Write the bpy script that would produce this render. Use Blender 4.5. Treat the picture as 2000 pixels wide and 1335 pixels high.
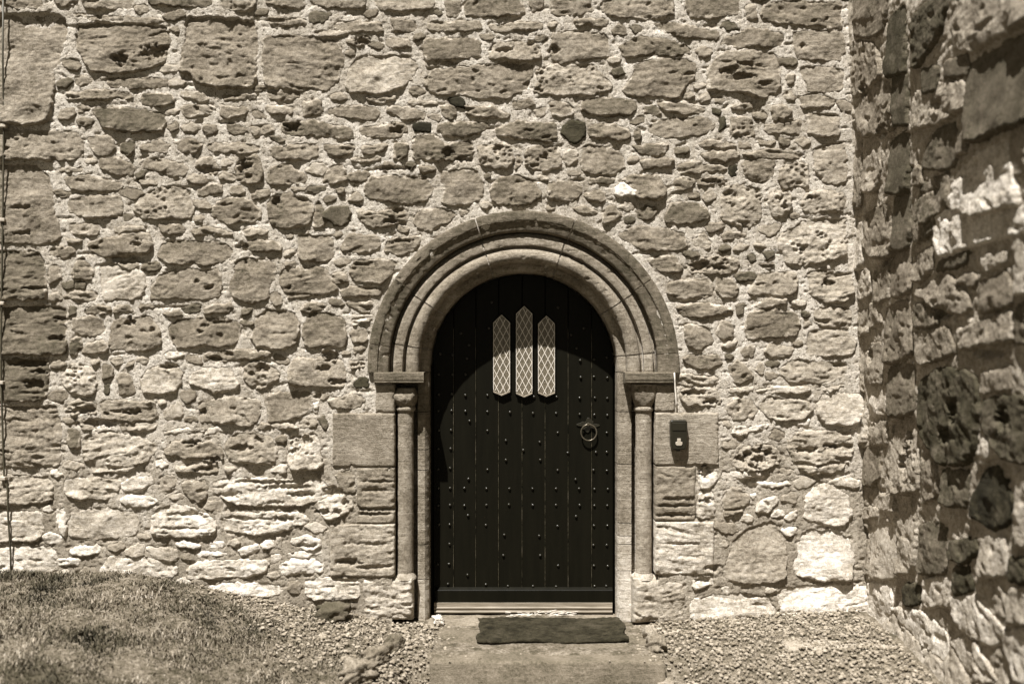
import bpy, math, random
import numpy as np

# ------------------------------------------------------------------ scene, camera, light
sc = bpy.context.scene
for o in list(bpy.data.objects):
    bpy.data.objects.remove(o, do_unlink=True)
COL = sc.collection
CAMD, CAMZ, FPX = 5.5, 1.523, 1925.0        # metres to the wall, eye height, focal length in photo pixels
cam_d = bpy.data.cameras.new('camera'); cam = bpy.data.objects.new('camera', cam_d); COL.objects.link(cam)
cam.location = (0, -CAMD, CAMZ); cam.rotation_euler = (math.radians(90), 0, 0)
cam_d.sensor_width = 36.0; cam_d.lens = 36.0 * FPX / 2000.0
cam_d.clip_start = 0.05; cam_d.clip_end = 300
cam_d.dof.use_dof = True; cam_d.dof.focus_distance = CAMD + 0.02; cam_d.dof.aperture_fstop = 0.9
sc.camera = cam

SUN_DIR = (0.44, 1.0, -2.2)                 # the way the light travels
sun_el = math.atan2(2.2, math.hypot(0.44, 1.0))
sun_az = math.atan2(-0.44, -1.0)            # where the sun stands, from +Y clockwise
w = bpy.data.worlds.new('World'); sc.world = w; w.use_nodes = True
nt = w.node_tree
bg = nt.nodes['Background']; bg.inputs['Strength'].default_value = 0.05
sky = nt.nodes.new('ShaderNodeTexSky'); sky.sky_type = 'NISHITA'; sky.sun_disc = False
sky.air_density = 0.2; sky.dust_density = 0.1
sky.sun_elevation = sun_el; sky.sun_rotation = sun_az
hs = nt.nodes.new('ShaderNodeHueSaturation'); hs.inputs['Saturation'].default_value = 0.0
tm = nt.nodes.new('ShaderNodeMix'); tm.data_type = 'RGBA'; tm.blend_type = 'MULTIPLY'
tm.inputs[0].default_value = 1.0; tm.inputs[7].default_value = (1.0, 0.95, 0.82, 1)
nt.links.new(sky.outputs[0], hs.inputs['Color']); nt.links.new(hs.outputs[0], tm.inputs[6])
nt.links.new(tm.outputs[2], bg.inputs['Color'])
sl = bpy.data.lights.new('sun', 'SUN'); sl.energy = 5.0; sl.angle = math.radians(0.53); sl.color = (1.0, 0.988, 0.97)
so = bpy.data.objects.new('sun', sl); COL.objects.link(so)
from mathutils import Vector
so.rotation_euler = Vector(SUN_DIR).to_track_quat('-Z', 'Y').to_euler()
so.location = (-3, -6, 12)
sc.view_settings.view_transform = 'Standard'; sc.view_settings.look = 'None'
sc.view_settings.exposure = 1.08; sc.view_settings.gamma = 1.0
sc.view_settings.use_curve_mapping = False
sc.render.resolution_x = 1024; sc.render.resolution_y = 683
try:
    sc.cycles.max_bounces = 6; sc.cycles.diffuse_bounces = 2
except Exception:
    pass

random.seed(7); RNG = np.random.default_rng(7)

# ------------------------------------------------------------------ helpers: places, noise, meshes
def PX(px, y=0.0): return (px - 1000.0) * (CAMD + y) / FPX
def PZ(py, y=0.0): return CAMZ - (py - 667.0) * (CAMD + y) / FPX

def _hash(ix, iy, seed):
    h = (ix.astype(np.int64) * 374761393 + iy.astype(np.int64) * 668265263 + seed * 1442695041) & 0xFFFFFFFF
    h = ((h ^ (h >> 13)) * 1274126177) & 0xFFFFFFFF
    return (h ^ (h >> 16)) & 0xFFFFFFFF
def perlin(x, y, seed=0):
    x = np.asarray(x, float); y = np.asarray(y, float)
    x0 = np.floor(x); y0 = np.floor(y); fx = x - x0; fy = y - y0
    ux = fx*fx*fx*(fx*(fx*6-15)+10); uy = fy*fy*fy*(fy*(fy*6-15)+10)
    def g(dx, dy):
        a = _hash(x0+dx, y0+dy, seed) * (2*math.pi/4294967296.0)
        return np.cos(a)*(fx-dx) + np.sin(a)*(fy-dy)
    n0 = g(0,0)*(1-ux) + g(1,0)*ux; n1 = g(0,1)*(1-ux) + g(1,1)*ux
    return (n0*(1-uy) + n1*uy) * 1.5
def fbm(x, y, seed=0, octv=4, gain=0.5):
    s = 0; a = 1.0; f = 1.0
    for i in range(octv):
        s = s + a*perlin(x*f + i*17.3, y*f - i*9.1, seed+i); a *= gain; f *= 2.03
    return s
def worley(x, y, seed=0):
    x = np.asarray(x, float); y = np.asarray(y, float); x0 = np.floor(x); y0 = np.floor(y); best = np.full(x.shape, 9.0)
    for dx in (-1, 0, 1):
        for dy in (-1, 0, 1):
            jx = _hash(x0+dx, y0+dy, seed)/4294967296.0; jy = _hash(x0+dx, y0+dy, seed+101)/4294967296.0
            best = np.minimum(best, (x0+dx+jx-x)**2 + (y0+dy+jy-y)**2)
    return np.sqrt(best)
def sstep(a, b, x):
    t = np.clip((x-a)/(b-a), 0, 1); return t*t*(3-2*t)

def mesh_np(name, v, faces, mat, parent=None, loc=(0,0,0), smooth=True):
    """v: (n,3); faces: list of index arrays (m,k) - one linked mesh object"""
    me = bpy.data.meshes.new(name)
    if not isinstance(faces, (list, tuple)): faces = [faces]
    faces = [np.asarray(f, dtype=np.int32) for f in faces if len(f)]
    me.vertices.add(len(v)); me.vertices.foreach_set('co', np.ascontiguousarray(v, dtype=np.float32).ravel())
    loops = np.concatenate([f.ravel() for f in faces])
    tot = np.concatenate([np.full(len(f), f.shape[1], np.int32) for f in faces])
    st = np.concatenate(([0], np.cumsum(tot)[:-1])).astype(np.int32)
    me.loops.add(len(loops)); me.loops.foreach_set('vertex_index', loops)
    me.polygons.add(len(tot)); me.polygons.foreach_set('loop_start', st); me.polygons.foreach_set('loop_total', tot)
    me.polygons.foreach_set('use_smooth', np.full(len(tot), smooth, dtype=bool))
    me.update(calc_edges=True); me.validate()
    if mat: me.materials.append(mat)
    o = bpy.data.objects.new(name, me); COL.objects.link(o); o.location = loc
    if parent: o.parent = parent
    return o
def empty(name, loc, label=None, cat=None, group=None):
    o = bpy.data.objects.new(name, None); COL.objects.link(o); o.location = loc; o.empty_display_size = 0.1
    if label: o['label'] = label; o['category'] = cat; o['kind'] = 'thing'
    if group: o['group'] = group
    return o
def tag(o, label, cat, group=None):
    o['label'] = label; o['category'] = cat
    if 'kind' not in o: o['kind'] = 'thing'
    if group: o['group'] = group
    return o
def sub(o, parent): o.parent = parent; return o

def set_attr(o, name, arr):
    at = o.data.attributes.new(name, 'FLOAT', 'POINT'); at.data.foreach_set('value', np.ascontiguousarray(arr, dtype=np.float32))

class MB:
    """collects simple solids in world coordinates"""
    def __init__(s): s.v = []; s.f = []
    def add(s, vs, fs):
        n = len(s.v); s.v += [tuple(p) for p in vs]; s.f += [tuple(i+n for i in q) for q in fs]
    def box(s, x0, x1, y0, y1, z0, z1):
        s.add([(x0,y0,z0),(x1,y0,z0),(x1,y1,z0),(x0,y1,z0),(x0,y0,z1),(x1,y0,z1),(x1,y1,z1),(x0,y1,z1)],
              [(0,3,2,1),(4,5,6,7),(0,1,5,4),(1,2,6,5),(2,3,7,6),(3,0,4,7)])
    def prism_y(s, poly, y0, y1):
        """polygon in x,z (counter-clockwise seen from the front) from y0 (front) to y1"""
        n = len(poly)
        s.add([(x,y0,z) for x,z in poly] + [(x,y1,z) for x,z in poly],
              [tuple(range(n)), tuple(range(2*n-1, n-1, -1))] + [((i+1)%n, i, i+n, (i+1)%n+n) for i in range(n)])
    def prism_x(s, poly, x0, x1):
        """profile in y,z from x0 to x1"""
        n = len(poly)
        s.add([(x0,y,z) for y,z in poly] + [(x1,y,z) for y,z in poly],
              [tuple(range(n-1,-1,-1)), tuple(range(n, 2*n))] + [(i, (i+1)%n, (i+1)%n+n, i+n) for i in range(n)])
    def tube(s, pts, r, n=8, closed=False):
        P = [Vector(p) for p in pts]; N = len(P); base = len(s.v)
        for i, p in enumerate(P):
            a = P[(i-1)%N] if (closed or i) else P[i]; b = P[(i+1)%N] if (closed or i < N-1) else P[i]
            t = (b-a).normalized(); u = t.cross(Vector((0.13,0.97,0.21))).normalized(); q = t.cross(u)
            rr = r[i] if isinstance(r, (list, tuple)) else r
            for k in range(n):
                c = 2*math.pi*k/n; s.v.append(tuple(p + rr*(math.cos(c)*u + math.sin(c)*q)))
        for i in range(N if closed else N-1):
            j = (i+1)%N
            for k in range(n):
                s.f.append((base+i*n+k, base+i*n+(k+1)%n, base+j*n+(k+1)%n, base+j*n+k))
        if not closed:
            s.f.append(tuple(base+k for k in range(n-1,-1,-1))); s.f.append(tuple(base+(N-1)*n+k for k in range(n)))
    def build(s, name, mat, parent=None, loc=(0,0,0), smooth=False, bevel=0):
        me = bpy.data.meshes.new(name)
        pl = parent_loc(parent)
        me.from_pydata([(x-loc[0]-pl[0], y-loc[1]-pl[1], z-loc[2]-pl[2]) for x,y,z in s.v], [], s.f); me.update()
        import bmesh
        bm = bmesh.new(); bm.from_mesh(me); bmesh.ops.recalc_face_normals(bm, faces=bm.faces); bm.to_mesh(me); bm.free()
        if smooth:
            for p in me.polygons: p.use_smooth = True
        me.materials.append(mat)
        o = bpy.data.objects.new(name, me); COL.objects.link(o); o.location = loc
        if parent: o.parent = parent
        if bevel:
            m = o.modifiers.new('bevel', 'BEVEL'); m.width = bevel; m.segments = 2; m.limit_method = 'ANGLE'
        return o
def parent_loc(p):
    x = [0,0,0]
    while p is not None:
        x = [x[i]+p.location[i] for i in range(3)]; p = p.parent
    return x

# ------------------------------------------------------------------ materials
def sepia_ramp(nt):
    """scalar tone -> the brown-grey of this place"""
    r = nt.nodes.new('ShaderNodeValToRGB'); e = r.color_ramp.elements
    e[0].position = 0.0; e[0].color = (0.002, 0.0018, 0.0006, 1)
    e[1].position = 1.0; e[1].color = (0.95, 0.88, 0.79, 1)
    for p, c in ((0.06,(0.060,0.051,0.030,1)), (0.2,(0.205,0.170,0.124,1)), (0.4,(0.41,0.354,0.278,1)), (0.7,(0.70,0.632,0.538,1))):
        k = e.new(p); k.color = c
    return r
class NG:
    def __init__(s, name, rough=0.9, spec=0.2):
        s.m = bpy.data.materials.new(name); s.m.use_nodes = True; s.nt = s.m.node_tree; s.n = s.nt.nodes
        s.b = s.n['Principled BSDF']; s.b.inputs['Roughness'].default_value = rough
        s.b.inputs['Specular IOR Level'].default_value = spec
        s.geo = s.n.new('ShaderNodeNewGeometry')
    def L(s, a, b): s.nt.links.new(a, b)
    def pos(s, scale=(1,1,1), rot=(0,0,0)):
        m = s.n.new('ShaderNodeMapping'); m.inputs['Scale'].default_value = scale; m.inputs['Rotation'].default_value = rot
        s.L(s.geo.outputs['Position'], m.inputs['Vector']); return m.outputs[0]
    def noise(s, scale, detail=4, rough=0.6, sc3=(1,1,1), rot=(0,0,0), dist=0.0):
        t = s.n.new('ShaderNodeTexNoise'); t.inputs['Scale'].default_value = scale; t.inputs['Detail'].default_value = detail
        t.inputs['Roughness'].default_value = rough; t.inputs['Distortion'].default_value = dist
        s.L(s.pos(sc3, rot), t.inputs['Vector']); return t.outputs[0]
    def math(s, op, a, b=None, c=None):
        t = s.n.new('ShaderNodeMath'); t.operation = op
        for i, q in enumerate((a, b, c)):
            if q is None: continue
            if isinstance(q, (int, float)): t.inputs[i].default_value = q
            else: s.L(q, t.inputs[i])
        return t.outputs[0]
    def rng(s, v, a, b, c, d):
        t = s.n.new('ShaderNodeMapRange'); t.clamp = True
        t.inputs[1].default_value = a; t.inputs[2].default_value = b; t.inputs[3].default_value = c; t.inputs[4].default_value = d
        s.L(v, t.inputs[0]); return t.outputs[0]
    def mix(s, f, a, b):
        t = s.n.new('ShaderNodeMix'); t.data_type = 'FLOAT'
        for i, q in ((0, f), (2, a), (3, b)):
            if isinstance(q, (int, float)): t.inputs[i].default_value = q
            else: s.L(q, t.inputs[i])
        return t.outputs[0]
    def tone(s, v):
        r = sepia_ramp(s.nt); s.L(v, r.inputs[0]); s.L(r.outputs[0], s.b.inputs['Base Color'])
    def bump(s, h, dist, strength=1.0, prev=None):
        t = s.n.new('ShaderNodeBump'); t.inputs['Distance'].default_value = dist; t.inputs['Strength'].default_value = strength
        s.L(h, t.inputs['Height'])
        if prev is not None: s.L(prev, t.inputs['Normal'])
        s.L(t.outputs[0], s.b.inputs['Normal']); return t.outputs[0]
    def objcol(s):
        oi = s.n.new('ShaderNodeObjectInfo'); sp = s.n.new('ShaderNodeSeparateColor')
        s.L(oi.outputs['Color'], sp.inputs[0]); return sp.outputs[0], sp.outputs[1], sp.outputs[2]

def stone_material(name, bed=0.5, speck=0.5):
    g = NG(name, 0.92, 0.15); t, crust, soot = g.objcol()
    big = g.noise(5.0, 3); bedn = g.noise(7.0, 5, 0.65, (1, 1, 9), (0, 0.06, 0), 0.4)
    fine = g.noise(170.0, 3, 0.7); mid = g.noise(52.0, 6, 0.75)
    k = g.math('ADD', g.rng(big, 0.3, 0.7, 0.72, 1.24), g.rng(bedn, 0.35, 0.68, -0.22*bed, 0.22*bed))
    k = g.math('ADD', k, g.rng(mid, 0.34, 0.68, -0.34, 0.34))
    k = g.math('ADD', k, g.rng(fine, 0.32, 0.68, -0.40*speck, 0.40*speck))
    tv = g.n.new('ShaderNodeAttribute'); tv.attribute_name = 'tvar'
    v = g.math('MULTIPLY', g.math('MULTIPLY', t, g.math('ADD', tv.outputs['Fac'], 1.0)), k)
    cm = g.math('MULTIPLY', g.rng(g.noise(11.0, 7, 0.72, dist=0.5), 0.46, 0.64, 0, 1), crust)
    v = g.mix(cm, v, g.math('MULTIPLY', k, 0.58))
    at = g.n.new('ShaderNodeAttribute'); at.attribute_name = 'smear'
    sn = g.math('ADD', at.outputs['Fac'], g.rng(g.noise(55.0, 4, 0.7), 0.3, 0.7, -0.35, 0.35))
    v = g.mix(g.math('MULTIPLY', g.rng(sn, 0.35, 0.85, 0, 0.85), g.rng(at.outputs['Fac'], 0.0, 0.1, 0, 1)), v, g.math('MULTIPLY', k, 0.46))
    sm = g.math('MULTIPLY', g.rng(g.noise(9.0, 8, 0.78), 0.42, 0.62, 0, 1), soot)
    v = g.mix(sm, v, 0.035)
    g.tone(v)
    b = g.bump(bedn, 0.006*bed); b = g.bump(mid, 0.008, 1.0, b); g.bump(fine, 0.004, 1.0, b)
    return g.m
def mortar_material():
    g = NG('lime_mortar', 0.95, 0.1)
    sx = g.n.new('ShaderNodeSeparateXYZ'); g.L(g.geo.outputs['Position'], sx.inputs[0])
    fine = g.noise(190.0, 3, 0.75); mid = g.noise(45.0, 5, 0.75); big = g.noise(2.6, 4, 0.6)
    h = g.math('ADD', sx.outputs[2], g.rng(big, 0.3, 0.7, -0.45, 0.45))
    v = g.mix(g.rng(h, 0.40, 1.05, 0, 1), 0.34, 0.585)          # older, browner pointing near the ground
    k = g.math('ADD', g.rng(mid, 0.3, 0.7, 0.78, 1.2), g.rng(fine, 0.34, 0.66, -0.2, 0.2))
    k = g.math('ADD', k, g.rng(g.noise(1.7, 5, 0.65), 0.32, 0.68, -0.22, 0.22))
    k = g.math('ADD', k, g.rng(g.noise(9.0, 4, 0.65, (1, 1, 0.22)), 0.35, 0.68, -0.16, 0.16))
    k = g.math('ADD', k, g.rng(g.noise(16.0, 5, 0.7), 0.35, 0.68, -0.15, 0.15))
    spk = g.rng(g.noise(120.0, 2, 0.6), 0.57, 0.66, 0, 0.8)   # dark grit in the mix
    v = g.math('MULTIPLY', v, k); v = g.mix(spk, v, 0.10)
    g.tone(v)
    b = g.bump(mid, 0.011); g.bump(fine, 0.006, 1.0, b)
    return g.m
def plain(name, tone, rough=0.7, spec=0.3, var=0.25, sc=30.0, bump=0.002, sc3=(1,1,1), metal=0.0):
    g = NG(name, rough, spec); n = g.noise(sc, 5, 0.65, sc3)
    g.tone(g.math('MULTIPLY', g.rng(n, 0.3, 0.7, 1-var, 1+var), tone)); g.bump(n, bump)
    g.b.inputs['Metallic'].default_value = metal
    return g.m
M_STONE = stone_material('weathered_sandstone', 0.6, 0.55)
M_ASHLAR = stone_material('dressed_sandstone', 0.8, 0.6)
M_MORTAR = mortar_material()
M_CRUST = stone_material('encrusted_stone', 0.35, 0.8)

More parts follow.
